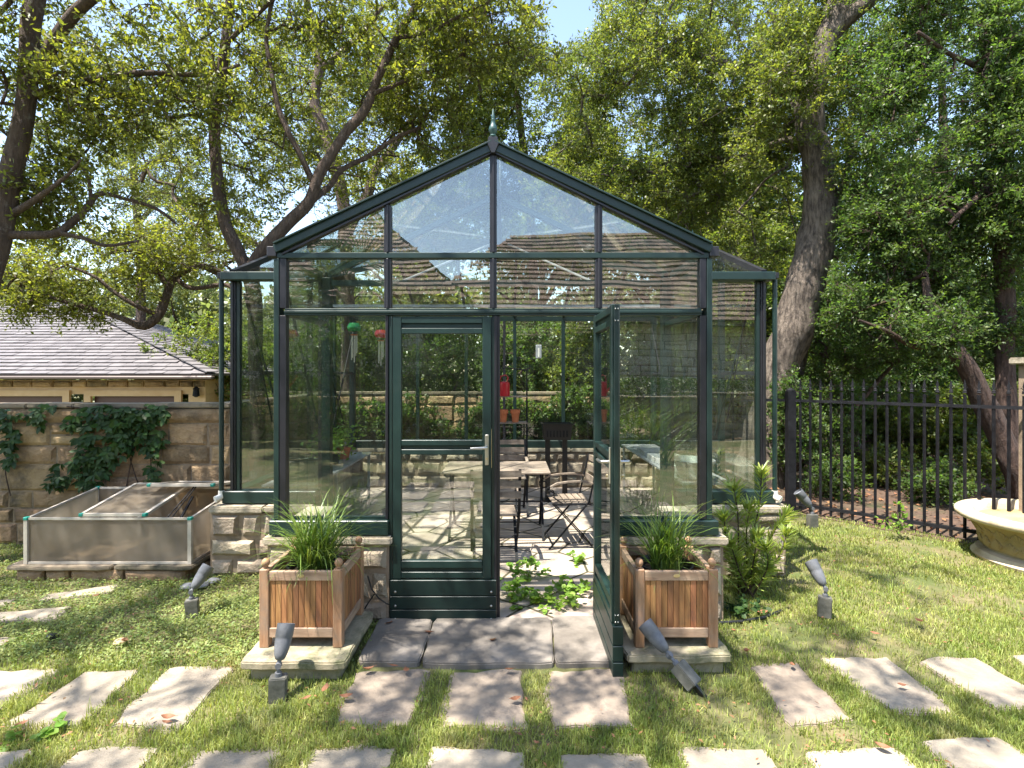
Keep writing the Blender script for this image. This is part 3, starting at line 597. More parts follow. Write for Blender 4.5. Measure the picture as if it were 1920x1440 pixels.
# planter steps
for x0, x1, y0, lab in ((-1.563,-.945,3.17,'mossy limestone step under the left wooden planter'),(.69,1.327,3.24,'mossy limestone step under the right wooden planter')):
    t = thing('stone_step', ((x0+x1)/2,(y0+3.86)/2,0), lab, 'step', 'limestone steps under the planters')
    MB().box(x0+.045,x1-.045,y0+.05,3.87,-.02,.075).build('step_base', M['step'], t, t.location, bevel=.01)
    slab('tread', [(x0,y0,0),(x1,y0,0),(x1,3.86,0),(x0,3.86,0)], .076, .122, M['step'], None, None, seed=int(x0*10)+70, rag=.008, org=t.location, parent=t)

# ------------------------------------------------------------------ strap leaf clumps, planters
def blades(n, lmin, lmax, spread, r0, w, seed, seg=6, droop=1.0, lk=1.0):
    g = np.random.default_rng(seed)
    az = g.uniform(0, 2*np.pi, n); out = np.stack([np.cos(az), np.sin(az), 0*az], 1)
    L = g.uniform(lmin, lmax, n); lean = np.abs(g.normal(.28, spread, n))*lk; rr = r0*np.sqrt(g.uniform(0,1,n)); a2 = g.uniform(0,2*np.pi,n)
    P0 = np.stack([rr*np.cos(a2), rr*np.sin(a2), 0*rr], 1); side = np.stack([-np.sin(az), np.cos(az), 0*az], 1)
    k = g.uniform(.6,1.7,n)*droop; rows = []; pos = P0.copy(); ang = lean*.6
    for i in range(seg+1):
        t = i/seg; ww = w*(1-t**2.2)*.5+.0004
        rows += [pos-side*ww, pos+side*ww]
        ang = lean*.6+k*t**1.6
        pos = pos+(out*np.sin(ang)[:,None]+np.array([0,0,1.])*np.cos(ang)[:,None])*(L/seg)[:,None]
    V = np.stack(rows, 1); m = 2*(seg+1); b = np.arange(n)[:,None]*m
    Fq = np.concatenate([b+np.array([2*i,2*i+1,2*i+3,2*i+2]) for i in range(seg)], 0)
    return V.reshape(-1,3), Fq
def planter(x, y, label, seed):
    z = .122; t = thing('wooden_planter', (x,y,z), label, 'planter', 'teak planters at the door'); O = (0,0,0); h = .252
    for sx in (-1,1):
        for sy in (-1,1):
            a, b_ = sx*(h-.0285), sy*(h-.0285)
            p = MB().box(a-.0285,a+.0285,b_-.0285,b_+.0285,0,.475).build('post', M['teakpost'], t, bevel=.004)
            MB().lathe([(.012,.474),(.016,.483),(.012,.487),(.019,.492),(.0245,.503),(.0255,.514),(.021,.526),(.011,.535),(.002,.538)], 14, Matrix.Translation((a,b_,0))).build('finial', M['teakpost'], p, smooth=True)
    for k in range(4):
        Mx = Matrix.Rotation(R(90)*k, 4, 'Z'); r = random.Random(seed*10+k)
        for za, zb_ in ((.060,.118),(.405,.462)):
            rail = MB().box(-h+.0575,h-.0575,-h+.006,-h+.035,za,zb_)
            rail.v = [tuple(Mx @ Vector(v)) for v in rail.v]; rl = rail.build('rail', M['teakrail'], t, bevel=.003)
        sl = MB(); n = 11; w = (2*h-.117)/n; xx = -h+.0585
        for i in range(n):
            dd = r.uniform(0,.002); sl.box(xx+i*w+.0013,xx+(i+1)*w-.0013,-h+.012+dd,-h+.026+dd,.119,.404)
        sl.v = [tuple(Mx @ Vector(v)) for v in sl.v]; sl.build('slat_panel', M['teak'], t, bevel=.0015)
        if k == 0:
            mm = MB().lathe([(.021,0),(.020,.003),(.017,.0035)], 18, Matrix.Translation((0,-h+.0058,.437)) @ Matrix.Diagonal((1,1,.55,1)) @ Matrix.Rotation(R(90),4,'X'))
            mm.build('badge', M['brass'], rl)
    MB().box(-h+.03,h-.03,-h+.03,h-.03,.09,.105).build('bottom', M['teakrail'], t)
    return t
planter(-1.268, 3.588, 'teak slatted planter left of the doors with dense dark grass', 1)
planter(1.018, 3.588, 'teak slatted planter right of the open door with sparse grass and a clover', 2)
for x, dy, lab, lab2, n, sd, kw in ((-1.268,0,'black plastic nursery pot inside the left wooden planter','dense clump of long strap leaves in the left planter',420,5,dict(lmin=.26,lmax=.62,lk=2.1,droop=1.35)),(1.018,.0,'black plastic nursery pot inside the right wooden planter','sparse yellowish clump of strap leaves in the right planter',230,6,dict(lmin=.26,lmax=.62,lk=2.0,droop=1.25))):
    pt = thing('nursery_pot', (x,3.588+dy,.23), lab, 'pot', 'black pots inside the planters')
    MB().lathe([(.14,0),(.165,.30),(.178,.305),(.178,.325),(.168,.325),(.160,.30),(.155,.27)], 32).build('pot_wall', M['pot'], pt, smooth=True)
    MB().lathe([(.157,.255),(.157,.272),(.05,.285)], 20).build('soil', M['soil'], pt)
    V, Q = blades(n, spread=.34, r0=.095, w=.0085, seed=sd, **kw)
    tag(np_obj('strap_grass', V+np.array([x,3.588+dy,.515]), Q, M['strap'], org=(x,3.588+dy,.515)), lab2, 'grass plant', 'grasses in the planters')
g_ = np.random.default_rng(3); n = 9
Pp = np.array([1.04,3.56,.70])+g_.normal(0,.035,(n,3)); V, Q = leaf_arrays(Pp, g_.normal(0,1,(n,3))*[1,1,.3], g_.normal(0,.35,(n,3))+[0,-.4,1], .055, .024, six=True)
tw = MB()
for p in Pp: tw.tube([(1.03,3.57,.52), tuple(np.array([1.03,3.57,.62])*.5+p*.5), tuple(p)], .0015, 4)
cl = tw.build('clover_weed', M['weedleaf'], None, (1.03,3.57,.52)); tag(cl, 'small bright clover weed standing in the right planter grass', 'weed')
np_obj('leaves', V, Q, M['weedleaf'], cl, org=(1.03,3.57,.52))

# ------------------------------------------------------------------ garden spotlights
def spotlight(base, rot, head_dir, label, s=1.0, bh=.135, bury=0, bm='lampbox', yaw=0):
    """local: box standing on z=0, stem, bullet head whose axis is head_dir; rot lays the whole thing over"""
    t = thing('garden_spotlight', base, label, 'spotlight', 'grey garden spotlights'); t.rotation_euler = rot; t.scale = (s,s,s)
    MB().box(-.045,.045,-.035,.035,-bury,bh).build('junction_box', M[bm], t, bevel=.005, seg=2)
    MB().box(-.012,.012,-.012,.012,-.10,-bury).build('stake', M['pot'], t)
    c = Vector((0,0,bh+.058)); d = Vector(head_dir).normalized()
    MB().tube([(0,0,bh),(0,0,bh+.02)], .019, 10).tube([(0,0,bh+.02),c], .010, 10).tube([c+Vector((0,.014,0)),c-Vector((0,.014,0))], .017, 12).tube([c, c+d*.035], .012, 8).build('stem', M['lampmetal'], t, smooth=True)
    Mx = Matrix.Translation(c+d*.025) @ d.to_track_quat('Z','X').to_matrix().to_4x4()
    hd = MB().lathe([(.014,0),(.025,.006),(.034,.030),(.041,.065),(.0445,.10),(.0450,.118),(.0470,.120),(.0480,.185),(.0440,.186),(.0425,.165)], 24, Mx).build('lamp_head', M['lampmetal'], t, smooth=True)
    MB().lathe([(.042,.163),(.042,.166)], 20, Mx).build('lens', M['lens'], hd)
    return t
b0 = gp(521,1312); spotlight((b0.x,b0.y,-.005), (0,R(1),R(12)), (.12,.42,1), 'grey spotlight standing before the left planter step')
b1 = gp(362,1157); spotlight((b1.x,b1.y,0), (0,R(-4),R(20)), (.62,.38,.8), 'dirty grey spotlight on the left lawn, head tilted right', .95, .14)
b2 = gp(1545,1160); spotlight((b2.x,b2.y,.015), (0,R(3),R(-25)), (-.5,.42,.8), 'grey spotlight on the right lawn, head tilted left', .98, .15)
b3 = gp(1523,990); spotlight((b3.x,b3.y,0), (0,0,R(10)), (-.6,.25,.8), 'pale grey spotlight at the foot of the iron fence', 1.15, .14)
pa, pb = gp(1303,1286,.04), at(1228,1196,3.24); dv = (pb-pa).normalized()
tl = spotlight(pa, (0,0,0), (0,.05,1), 'knocked over spotlight lying against the right planter step', 1.0)
tl.rotation_euler = dv.to_track_quat('Z','Y').to_euler()

# ------------------------------------------------------------------ cold frame on its base
cfb = thing('stone_plinth', (-3.4,5.15,0), 'low stained stone base under the cold frame', 'plinth'); O = cfb.location
st, mo = MB(), MB(); q = [(-4.26,4.76),(-2.78,4.76),(-2.80,5.66),(-4.24,5.66)]
for a, b_ in ((q[0],q[1]),(q[1],q[2]),(q[3],q[0])):
    stone_face(st, (a[0]+.0,a[1]+.04), (b_[0],b_[1]+.04), -.02, .10, .14, 91, cmin=.1, cmax=.13, wmin=.2, wmax=.5, gap=.01)
st.build('stonework', M['sandwall'], cfb, O)
MB().box(-4.22,-2.84,4.86,5.6,-.02,.098).build('mortar', M['mortar'], cfb, O)
for k, (x0, x1) in enumerate(((-4.33,-3.42),(-3.41,-2.72))):
    slab('coping', [(x0,4.70,0),(x1,4.70,0),(x1-.02,5.72,0),(x0+.03,5.72,0)], .101, .135, M['walltop'], None, None, seed=95+k, rag=.01, org=O, parent=cfb)
cf = thing('cold_frame_box', (-3.45,5.2,.135), 'ribbed polycarbonate cold frame with propped lids beside the greenhouse', 'cold frame'); O = cf.location
x0, x1, y0, y1, zf, zb = -4.19, -2.77, 4.77, 5.60, .53, .625; z0 = .137
def CF(name, mb, m, **k): return mb.build(name, M[m], cf, O, **k)
CF('front_panel', MB().box(x0+.02,x1-.02,y0,y0+.012,z0+.02,zf-.012), 'poly'); CF('back_panel', MB().box(x0+.02,x1-.02,y1-.012,y1,z0+.02,zb-.012), 'poly')
for x, xi in ((x0,x0+.012),(x1-.012,x1)): CF('side_panel', MB().prism([(x,y0+.02,z0+.02),(x,y1-.02,z0+.02),(x,y1-.02,zb-.012),(x,y0+.02,zf-.012)], (1,0,0), .012), 'poly')
fr = MB()
for x in (x0,x1):
    for y, zz in ((y0,zf),(y1,zb)): fr.box(x-.016,x+.016,y-.016,y+.016,z0,zz-.013)
    fr.bar((x,y0+.017,zf-.002),(x,y1-.017,zb-.002),.020,.018); fr.bar((x,y0+.017,z0+.01),(x,y1-.017,z0+.01),.024,.018)
for y, zz in ((y0,zf),(y1,zb)): fr.bar((x0+.017,y,zz-.002),(x1-.017,y,zz-.002),.020,.018); fr.bar((x0+.017,y,z0+.01),(x1-.017,y,z0+.01),.024,.018)
CF('frame', fr, 'aluframe')
for x in (x0,x1):
    for y, zz in ((y0,zf),(y1,zb)): CF('corner_cap', MB().box(x-.02,x+.02,y-.02,y+.02,zz-.014,zz+.014), 'tealcap', bevel=.005)
CF('middle_post', MB().box(-3.77,-3.74,y1-.03,y1-.013,z0+.02,zb-.013), 'white')
CF('middle_bar', MB().bar((-3.45,y0+.02,zf+.006),(-3.45,y1-.02,zb+.006),.025,.02), 'aluframe')
def lid(xa, xb, ya, za, yb, zb_, name='lid'):
    l = CF(name, MB().prism([(xa+.012,ya+.012,za),(xb-.012,ya+.012,za),(xb-.012,yb-.012,zb_),(xa+.012,yb-.012,zb_)], (0,0,1), .009), 'poly')
    f = MB()
    for p, q_ in (((xa,ya,za),(xb,ya,za)),((xa,yb,zb_),(xb,yb,zb_))): f.bar(Vector(p)+Vector((.014,0,.005)),Vector(q_)+Vector((-.014,0,.005)),.028,.024)
    for x in (xa,xb): f.bar((x,ya,za+.005),(x,yb,zb_+.005),.028,.024)
    f.build('lid_edge', M['aluframe'], l, O)
    for x in (xa,xb): MB().box(x-.019,x+.019,ya-.019,ya+.018,za-.009,za+.02).build('lid_corner', M['tealcap'], l, O, bevel=.005)
lid(-3.72,-3.17,y0+.01,zf+.025,y1-.12,zb+.055)
lid(-3.40,-2.80,y0+.42,zf+.20,y1+.02,zb+.045)
CF('prop_stay', MB().tube([(-3.10,y0+.18,zf-.06),(-2.99,y0+.45,zf+.19)], .006, 6).tube([(-3.06,y0+.18,zf-.06),(-2.97,y0+.45,zf+.19)], .006, 6).tube([(-3.02,y0+.22,zf-.12),(-2.98,y0+.40,zf+.10)], .012, 8), 'iron')

# ------------------------------------------------------------------ iron fence, basin
fe = thing('iron_fence', FENCE_A, 'black wrought iron fence with spear tips running to the stone pillar', 'fence'); O = fe.location
d = FENCE_B-FENCE_A; u = d.normalized(); Lf = d.length
MB().box(FENCE_A.x-.05,FENCE_A.x+.05,FENCE_A.y-.05,FENCE_A.y+.05,0,1.56).lathe([(.055,1.56),(.05,1.58),(.01,1.60)], 12, Matrix.Translation((FENCE_A.x,FENCE_A.y,0))).build('fence_post', M['iron'], fe, O, bevel=.004)
for z in (1.44,.115):
    MB().bar(FENCE_A+u*.06+Vector((0,0,z)),FENCE_B+Vector((0,0,z)),.03,.035).build('rail', M['iron'], fe, O)
A2 = Vector((2.3,7.7,0)); MB().bar(FENCE_A-Vector((.06,-.02,0))+Vector((0,0,1.44)),A2+Vector((0,0,1.44)),.03,.035).bar(FENCE_A-Vector((.06,-.02,0))+Vector((0,0,.115)),A2+Vector((0,0,.115)),.03,.035).build('rail', M['iron'], fe, O)
def picket(p):
    m = MB(); m.box(p.x-.011,p.x+.011,p.y-.011,p.y+.011,.03,1.56)
    m.lathe([(.016,1.578),(.021,1.586),(.016,1.594),(.019,1.604),(.012,1.612),(.008,1.625)], 8, Matrix.Translation((p.x,p.y,0)))
    w = u*.016
    a = p+Vector((0,0,1.62)); n_ = Vector((u.y,-u.x,0))*.004
    m.prism([a-w*.3-n_, a+w*.3-n_, a+w*.9+Vector((0,0,.035))-n_, a+Vector((0,0,.105))-n_, a-w*.9+Vector((0,0,.035))-n_], n_, .008)
    for s in (-1,1): m.tube([a+w*.3*s, a+w*1.5*s+Vector((0,0,.02)), a+w*1.9*s+Vector((0,0,.012))], [.004,.0035,.002], 5)
    m.build('picket', M['iron'], fe, O)
for k in range(1,20): picket(FENCE_A+u*(Lf*k/19.4))
for k in range(1,8): picket(FENCE_A.lerp(A2, k/8.5))
bc = Vector((5.12,5.16,0)); ba = thing('stone_basin', bc, 'cream cast stone basin with carved leaf relief at right edge', 'basin')
MB().lathe([(.55,0),(.60,.005),(.61,.04),(.585,.065),(.57,.09),(.50,.10),(.49,.12)], 64).build('foot', M['basin'], ba, smooth=True)
ba.scale = (1,1,.86)
bowl = MB().lathe([(.47,.115),(.52,.13),(.535,.18),(.545,.26),(.575,.35),(.63,.42),(.66,.44)], 72).build('bowl', M['basinbowl'], ba, smooth=True)
MB().lathe([(.66,.435),(.715,.45),(.735,.475),(.735,.51),(.715,.53),(.62,.535),(.59,.50),(.55,.40),(.1,.37)], 72).build('rim', M['basin'], ba, smooth=True)
rl = MB()
for k in range(26):
    for row in range(2):
        th = 2*math.pi*(k+.5*row)/26; zb_ = .15+.12*row; rr = .545+.03*row
        for j in range(-3,4):
            a2 = th+j*.034; h_ = .12-abs(j)*.018; pr = lambda z: np.interp(z, [.13,.18,.26,.35,.42],[.522,.537,.548,.578,.632])
            pts = [(pr(zb_+t*h_)*math.cos(th+(a2-th)*t**.6)+.0, pr(zb_+t*h_)*math.sin(th+(a2-th)*t**.6), zb_+t*h_) for t in (0,.4,.8,1)]
            rl.tube(pts, [.008,.014,.015,.007], 5)
rl.build('leaf_relief', M['basinbowl'], ba, smooth=True)

# ------------------------------------------------------------------ inside the greenhouse
def chair(loc, rz, label):
    t = thing('folding_chair', loc, label, 'chair', 'folding chairs at the table', rz); w = .22
    s = MB()
    for i in range(6): s.box(-w+.02,w-.02,-.20+i*.068,-.20+i*.068+.058,.455,.47)
    s.build('seat', M['greywood'], t, bevel=.004)
    for z in (.66,.76,.86):
        bk = MB(); n = 8; pts = [(-w-.01+(2*w+.02)*i/n, -.235-.02*math.sin(math.pi*i/n)-(z-.66)*.18, z) for i in range(n+1)]
        for i in range(n): bk.bar(pts[i], pts[i+1], .012, .066 if z<.8 else .06)
        bk.build('backrest_slat', M['greywood'], t)
    for sx in (-1,1):
        x = sx*w
        MB().bar((x,.24,0),(x,-.17,.47),.012,.026,(1,0,0)).bar((x,-.17,.47),(x,-.27,.90),.012,.026,(1,0,0)).build('leg', M['iron'], t)
        MB().bar((x*.9,-.22,0),(x*.9,.20,.455),.012,.026,(1,0,0)).build('leg', M['iron'], t)
        MB().bar((x*.93,-.20,.445),(x*.93,.20,.445),.012,.022,(1,0,0)).build('seat_rail', M['iron'], t)
        arm = [(x,-.215,.66),(x,-.10,.685),(x,.05,.68),(x,.16,.665),(x,.225,.63)]
        ar = MB(); 
        for i in range(4): ar.bar(arm[i], arm[i+1], .034, .016)
        a_ = ar.build('armrest', M['greywood'], t)
        sc = [(x,.225+.06*math.sin(k*.5)*(1-k*.045), .575+.06*math.cos(k*.5)*(1-k*.045)) for k in range(16)]
        MB().tube(sc, .006, 6).tube([(x,.20,.53),(x,.10,.46)], .007, 6).build('scroll', M['iron'], a_)
    for y, z in ((.20,.05),(-.20,.03)): MB().tube([(-w,y,z),(w,y,z)], .007, 6).build('stretcher', M['iron'], t)
    return t
chair((.62,5.78,.012), R(95), 'folding wood and iron armchair right of the table, facing left')
chair((-.14,5.28,.012), R(4), 'folding wood slat chair in front of the table, seen from behind')
chair((.0,7.05,.012), R(182), 'folding wood slat chair behind the table by the plant rack')
tb = thing('folding_table', (-.14,6.15,.012), 'weathered wooden slat table on thin iron legs', 'table')
ts = MB()
for i in range(7): ts.box(-.575,.575,-.375+i*.108,-.375+i*.108+.102,.715,.735)
ts.build('tabletop', M['greywood'], tb, bevel=.004)
for sx in (-1,1):
    for sy in (-1,1): MB().bar((sx*.50,sy*.33,0),(sx*.50,-sy*.20,.71),.012,.026,(1,0,0)).build('leg', M['iron'], tb)
    MB().bar((sx*.54,-.36,.705),(sx*.54,.36,.705),.02,.018).build('frame_bar', M['iron'], tb)
for y, z in ((-.31,.03),(.31,.03),(0,.345)): MB().tube([(-.5,y,z),(.5,y,z)], .008, 6).build('stretcher', M['iron'], tb)
rk = thing('plant_rack', (-.04,7.85,.012), 'thin wrought iron plant rack with three shelves at the back', 'rack')
for sx in (-1,1):
    for y in (-.13,.13): MB().tube([(sx*.29,y-.12 if y<0 else y,0),(sx*.29,y*.6,1.45),(sx*.29,y*.5,1.82)], .009, 6).build('leg', M['iron'], rk)
for z, dpt in ((1.44,.10),(1.07,.13),(.65,.17)):
    s = MB()
    for i in range(4): s.box(-.30,.30,-dpt+i*dpt/2,-dpt+i*dpt/2+dpt*.42,z,z+.015)
    s.build('shelf', M['greywood'], rk)
MB().tube([(-.29,.065,1.82),(0,.065,1.86),(.29,.065,1.82)], .009, 6).build('top_bar', M['iron'], rk)
for x, lab in ((-.085,'terracotta flowerpot at the left on the rack shelf'),(.085,'terracotta flowerpot at the right end of the rack shelf')):
    p = thing('flowerpot', (x-.0,7.79,1.098), lab, 'flowerpot', 'terracotta pots on the rack')
    MB().lathe([(.045,0),(.058,.12),(.06,.125)], 20).build('pot_wall', M['terracotta'], p, smooth=True)
    MB().lathe([(.060,.122),(.068,.126),(.070,.175),(.062,.178),(.055,.14),(.03,.13)], 20).build('pot_rim', M['terracotta'], p, smooth=True)
wc = thing('watering_can', (-.07,7.80,1.468), 'red watering can on the top shelf of the rack', 'watering can')
MB().lathe([(.075,0),(.078,.01),(.076,.19),(.06,.2),(.03,.205)], 24).build('can_body', M['red'], wc, smooth=True)
MB().tube([(.03,0,.19),(.055,0,.26),(.02,0,.30),(-.05,0,.28),(-.076,0,.16)], .008, 8).build('handle', M['red'], wc, smooth=True)
MB().tube([(-.06,-.02,.05),(-.14,-.04,.16),(-.20,-.05,.26)], [.016,.012,.010], 10).lathe([(.010,0),(.020,.018),(.026,.024)], 12, Matrix.Translation((-.20,-.05,.26)) @ Matrix.Rotation(R(-40),4,'Y')).build('spout', M['red'], wc, smooth=True)
gr = thing('charcoal_grill', (.665,7.68,.012), 'narrow black charcoal grill on two flat legs at the back', 'grill')
tr = MB(); 
for a, b_ in (((-.2,-.11),(.2,-.11)),((-.2,.11),(.2,.11))): tr.prism([(a[0]*.9,a[1]*.85,.86),(b_[0]*.9,b_[1]*.85,.86),(b_[0],b_[1],1.07),(a[0],a[1],1.07)], (0,math.copysign(1,a[1]),0), .006)
for x in (-1,1): tr.prism([(x*.18,-.093,.86),(x*.18,.093,.86),(x*.2,.11,1.07),(x*.2,-.11,1.07)], (x,0,0), .006)
tr.box(-.18,.18,-.09,.09,.855,.86); tr.build('trough', M['pot'], gr)
rm = MB()
for y in (-.125,.125): rm.box(-.215,.215,y-.012,y+.012,1.07,1.085)
for x in (-.21,.21): rm.box(x-.012,x+.012,-.112,.112,1.07,1.085)
rm.build('rim', M['pot'], gr)
for x in (-.13,.11):
    MB().box(x-.035,x+.035,-.02,.02,0,.854).build('leg', M['pot'], gr)
MB().box(-.2,.18,-.10,.10,.0,.02).build('foot_plate', M['pot'], gr)
vt = MB()
for k in range(7): vt.box(-.15+k*.045,-.13+k*.045,-.118,-.112,.90,.99)
vt.build('vents', M['iron'], gr)
# staging tables with trays
def staging(x, y0_, y1_, label, z=.72, w=.5):
    t = thing('staging_table', (x,(y0_+y1_)/2,.012), label, 'bench'); L2 = (y1_-y0_)/2
    s = MB()
    for i in range(8): s.box(-w/2+i*w/8+.004,-w/2+(i+1)*w/8-.004,-L2,L2,z-.02,z)
    s.build('slatted_top', M['galv'], t)
    for sx in (-1,1):
        for y in (-L2+.05,L2-.05): MB().box(sx*(w/2-.03)-.015,sx*(w/2-.03)+.015,y-.015,y+.015,0,z-.02).build('leg', M['galv'], t)
    return t
staging(-2.1, 5.2, 7.4, 'aluminium slatted staging bench along the left glass wall'); staging(1.92, 5.3, 8.2, 'aluminium slatted staging bench along the right glass wall')
tg = thing('trough_planter', (-2.08,5.45,.733), 'dark green rectangular trough on the left staging bench', 'trough')
m = MB(); m.box(-.2,.2,-.12,-.105,0,.2).box(-.2,.2,.105,.12,0,.2).box(-.2,-.185,-.105,.105,0,.2).box(.185,.2,-.105,.105,0,.2).box(-.185,.185,-.105,.105,0,.02); m.build('walls', M['green'], tg, bevel=.003)
MB().box(-.184,.184,-.104,.104,.13,.16).build('soil', M['soil'], tg)
gt = thing('washtub', (1.86,5.55,.733), 'galvanised oval washtub on the right staging bench', 'tub')
MB().lathe([(.13,0),(.19,.17),(.205,.175),(.205,.19),(.19,.19),(.182,.17),(.12,.02),(.01,.015)], 28, Matrix.Diagonal((1,1.3,1,1))).build('tub_wall', M['galv'], gt, smooth=True)
for k, (y, lab, mt) in enumerate(((6.1,'pale seed tray nearest the washtub on right bench','white'),(6.65,'pale seed tray second from the washtub on right bench','white'),(7.2,'grey seed tray at the far end of right bench','galv'))):
    t = thing('seed_tray', (1.9,y,.733), lab, 'tray', 'seed trays on the right bench')
    m = MB(); m.box(-.18,.18,-.2,-.19,0,.06).box(-.18,.18,.19,.2,0,.06).box(-.18,-.17,-.19,.19,0,.06).box(.17,.18,-.19,.19,0,.06).box(-.17,.17,-.19,.19,0,.008); m.build('tray_walls', M[mt], t)
for k, y in enumerate((6.0,6.4,6.8)):
    lab = ['leafy potted seedling nearest the green trough','leafy potted seedling in the middle of left bench','leafy potted seedling at the far end of left bench'][k]
    t = thing('potted_plant', (-2.05,y,.733), lab, 'potted plant', 'seedlings on the left bench')
    MB().lathe([(.06,0),(.08,.12),(.085,.125),(.085,.14),(.07,.13),(.01,.11)], 18).build('pot', M['terracotta' if k!=1 else 'pot'], t, smooth=True)
    n = 160; Pq = g_.normal(0,1,(n,3))*[.10,.10,.09]+[0,0,.27]; V, Q = leaf_arrays(Pq, g_.normal(0,1,(n,3))*[1,1,.5], g_.normal(0,.5,(n,3))+[0,0,1], .06, .018)
    np_obj('foliage', V, Q, M['weedleaf'], t)
def chime(px, py, Y, top, label, disc):
    p = at(px, py, Y); t = thing('wind_chime', p, label, 'wind chime', 'wind chimes hanging in the left front pane')
    MB().lathe([(.002,0),(.04,-.004),(.055,-.03),(.06,-.05),(.045,-.075),(.002,-.08)], 20).build('cap', disc, t, smooth=True)
    MB().tube([(0,0,0),(0,0,.10)], .002, 5).build('cord', M['cable'], t)
    MB().lathe([(.03,-.10),(.032,-.105),(.03,-.11)], 14).build('disc', M['terracotta'], t)
    for k in range(5):
        a = k*1.256; x, y = .022*math.cos(a), .022*math.sin(a)
        MB().tube([(x,y,-.11),(x,y,-.26-.02*k)], .005, 6).build('tube', M['steel'], t)
M['greenglaze'] = mat('green glass cap', (.03,.22,.07), rough=.15)
chime(664, 605, 4.7, 2.3, 'green capped wind chime with metal tubes behind left pane', M['greenglaze'])
chime(714, 618, 5.2, 2.3, 'small red wind chime nearest the closed door', M['red'])
tm = at(1010,660,8.55); t = thing('thermometer', tm, 'grey plate thermometer on the back glazing', 'thermometer')
MB().box(-.045,.045,-.012,.0,-.10,.11).build('plate', M['galv'], t, bevel=.004); MB().box(-.012,.012,-.016,-.0125,-.08,.06).build('gauge', M['white'], t)

# small things on the lawn
def pebble(px, py, r, m, label, cat, group=None, sq=.6, nm='pebble'):
    p = gp(px, py, .02); bm = bmesh.new(); bmesh.ops.create_icosphere(bm, subdivisions=3, radius=r)
    for v in bm.verts:
        v.co *= 1+.25*mnoise.noise(v.co*(1.3/r)+Vector((px,py,0))); v.co.z *= sq; v.co.x *= 1.25
    me = bpy.data.meshes.new(nm); bm.to_mesh(me); bm.free(); me.materials.append(m)
    for f in me.polygons: f.use_smooth = True
    o = bpy.data.objects.new(nm, me); C.objects.link(o); o.location = (p.x,p.y,.025); return tag(o, label, cat, group)
pebble(225,1205,.035,M['rock'],'tan pebble lying on the left lawn','pebble')
pebble(97,1195,.03,M['pot'],'small black plastic cap in the grass at left','cap', sq=.7, nm='black_cap')
for k, (px, py, r, lab) in enumerate(((352,1101,.05,'flat grey stone farthest left beside the greenhouse corner'),(378,1098,.05,'grey stone in the middle of the pile at the corner'),(400,1090,.045,'grey stone touching the foundation corner'))): pebble(px,py,r,M['greyrock'],lab,'stone','grey stones at the greenhouse corner',.5,'stone')
hs = [gp(1345,1168,.015),gp(1390,1165,.018),gp(1430,1158,.02),gp(1460,1147,.012),gp(1478,1140,.0)]
h_ = MB().tube(hs, .011, 8).build('garden_hose', M['cable'], None, hs[0], smooth=True); tag(h_, 'dark hose in the grass beside the right planter step', 'hose')
cb = [Vector((-.90,3.90,.42)),Vector((-.94,3.88,.30)),Vector((-.93,3.87,.22)),Vector((-.86,3.90,.15)),Vector((-.80,3.93,.13))]
h_ = MB().tube([(-1.00,3.88,.36),(-.97,3.87,.27),(-.92,3.87,.205),(-.87,3.88,.165),(-.855,3.90,.15)], .005, 6).tube([(-.95,3.87,.235),(-.99,3.87,.18),(-1.02,3.87,.13)], .005, 6).build('power_cable', M['cable'], None, (-.95,3.87,.12)); tag(h_, 'thin black forked cable on the stone left of the door', 'cable')

# ------------------------------------------------------------------ neighbour's building
def tile_plane(o, u, v, U, Vv, tw, th, inside, lift=.02, seed=0, gap=.010):
    """overlapping roof tiles on the plane o + a*u + b*v"""
    r = random.Random(seed); o = Vector(o); u = Vector(u).normalized(); v = Vector(v).normalized(); n = u.cross(v).normalized(); m = MB()
    for j in range(int(Vv/th)+1):
        a = -r.uniform(0,tw)
        while a < U:
            w = tw*r.uniform(.9,1.1); b0, b1 = j*th, j*th+th*1.04
            if inside(a+w/2, b0+th/2):
                l = lift*r.uniform(.8,1.25); p = [o+u*(a+gap)+v*b0+n*l, o+u*(a+w)+v*b0+n*l, o+u*(a+w)+v*b1+n*.003, o+u*(a+gap)+v*b1+n*.003]
                q_ = [p[0]-n*l*.95, p[1]-n*l*.95, p[2]-n*.002, p[3]-n*.002]
                m.add(p+q_, [(0,1,2,3),(0,4,5,1),(1,5,6,2),(3,7,4,0)])
            a += w
    return m
nb = thing('garage', (-9,11.4,-1), 'long tan garage with grey tiled hip roof beyond the boundary wall', 'building'); O = nb.location
EX, EY, EZn = -5.95, 11.0, 1.77
pf = .45; Dp = 4.4; Rn = EZn+Dp*pf; hipx = lambda d_: EX-d_*3.5/2.47
rf = MB(); Xl = -22
rf.prism([(Xl,EY,EZn),(EX,EY,EZn),(hipx(Dp),EY+Dp,Rn),(Xl,EY+Dp,Rn)], (0,-pf,1), -.03); rf.prism([(EX,EY,EZn),(EX,EY+2*Dp,EZn),(hipx(Dp),EY+Dp,Rn)], (.317,0,1), -.03); rf.prism([(Xl,EY+2*Dp,EZn),(Xl,EY+Dp,Rn),(hipx(Dp),EY+Dp,Rn),(EX,EY+2*Dp,EZn)], (0,pf,1), -.03)
roof = rf.build('roof', M['slateroof'], nb, O)
sl = math.sqrt(1+pf*pf)
tile_plane((Xl,EY-.02,EZn-.005), (1,0,0), (0,1,pf), EX-Xl, Dp*sl, .30, .19, lambda a,b_: Xl+a < hipx(b_/sl)-.02, .028, 4).build('roof_tiles', M['slateroof'], roof, O)
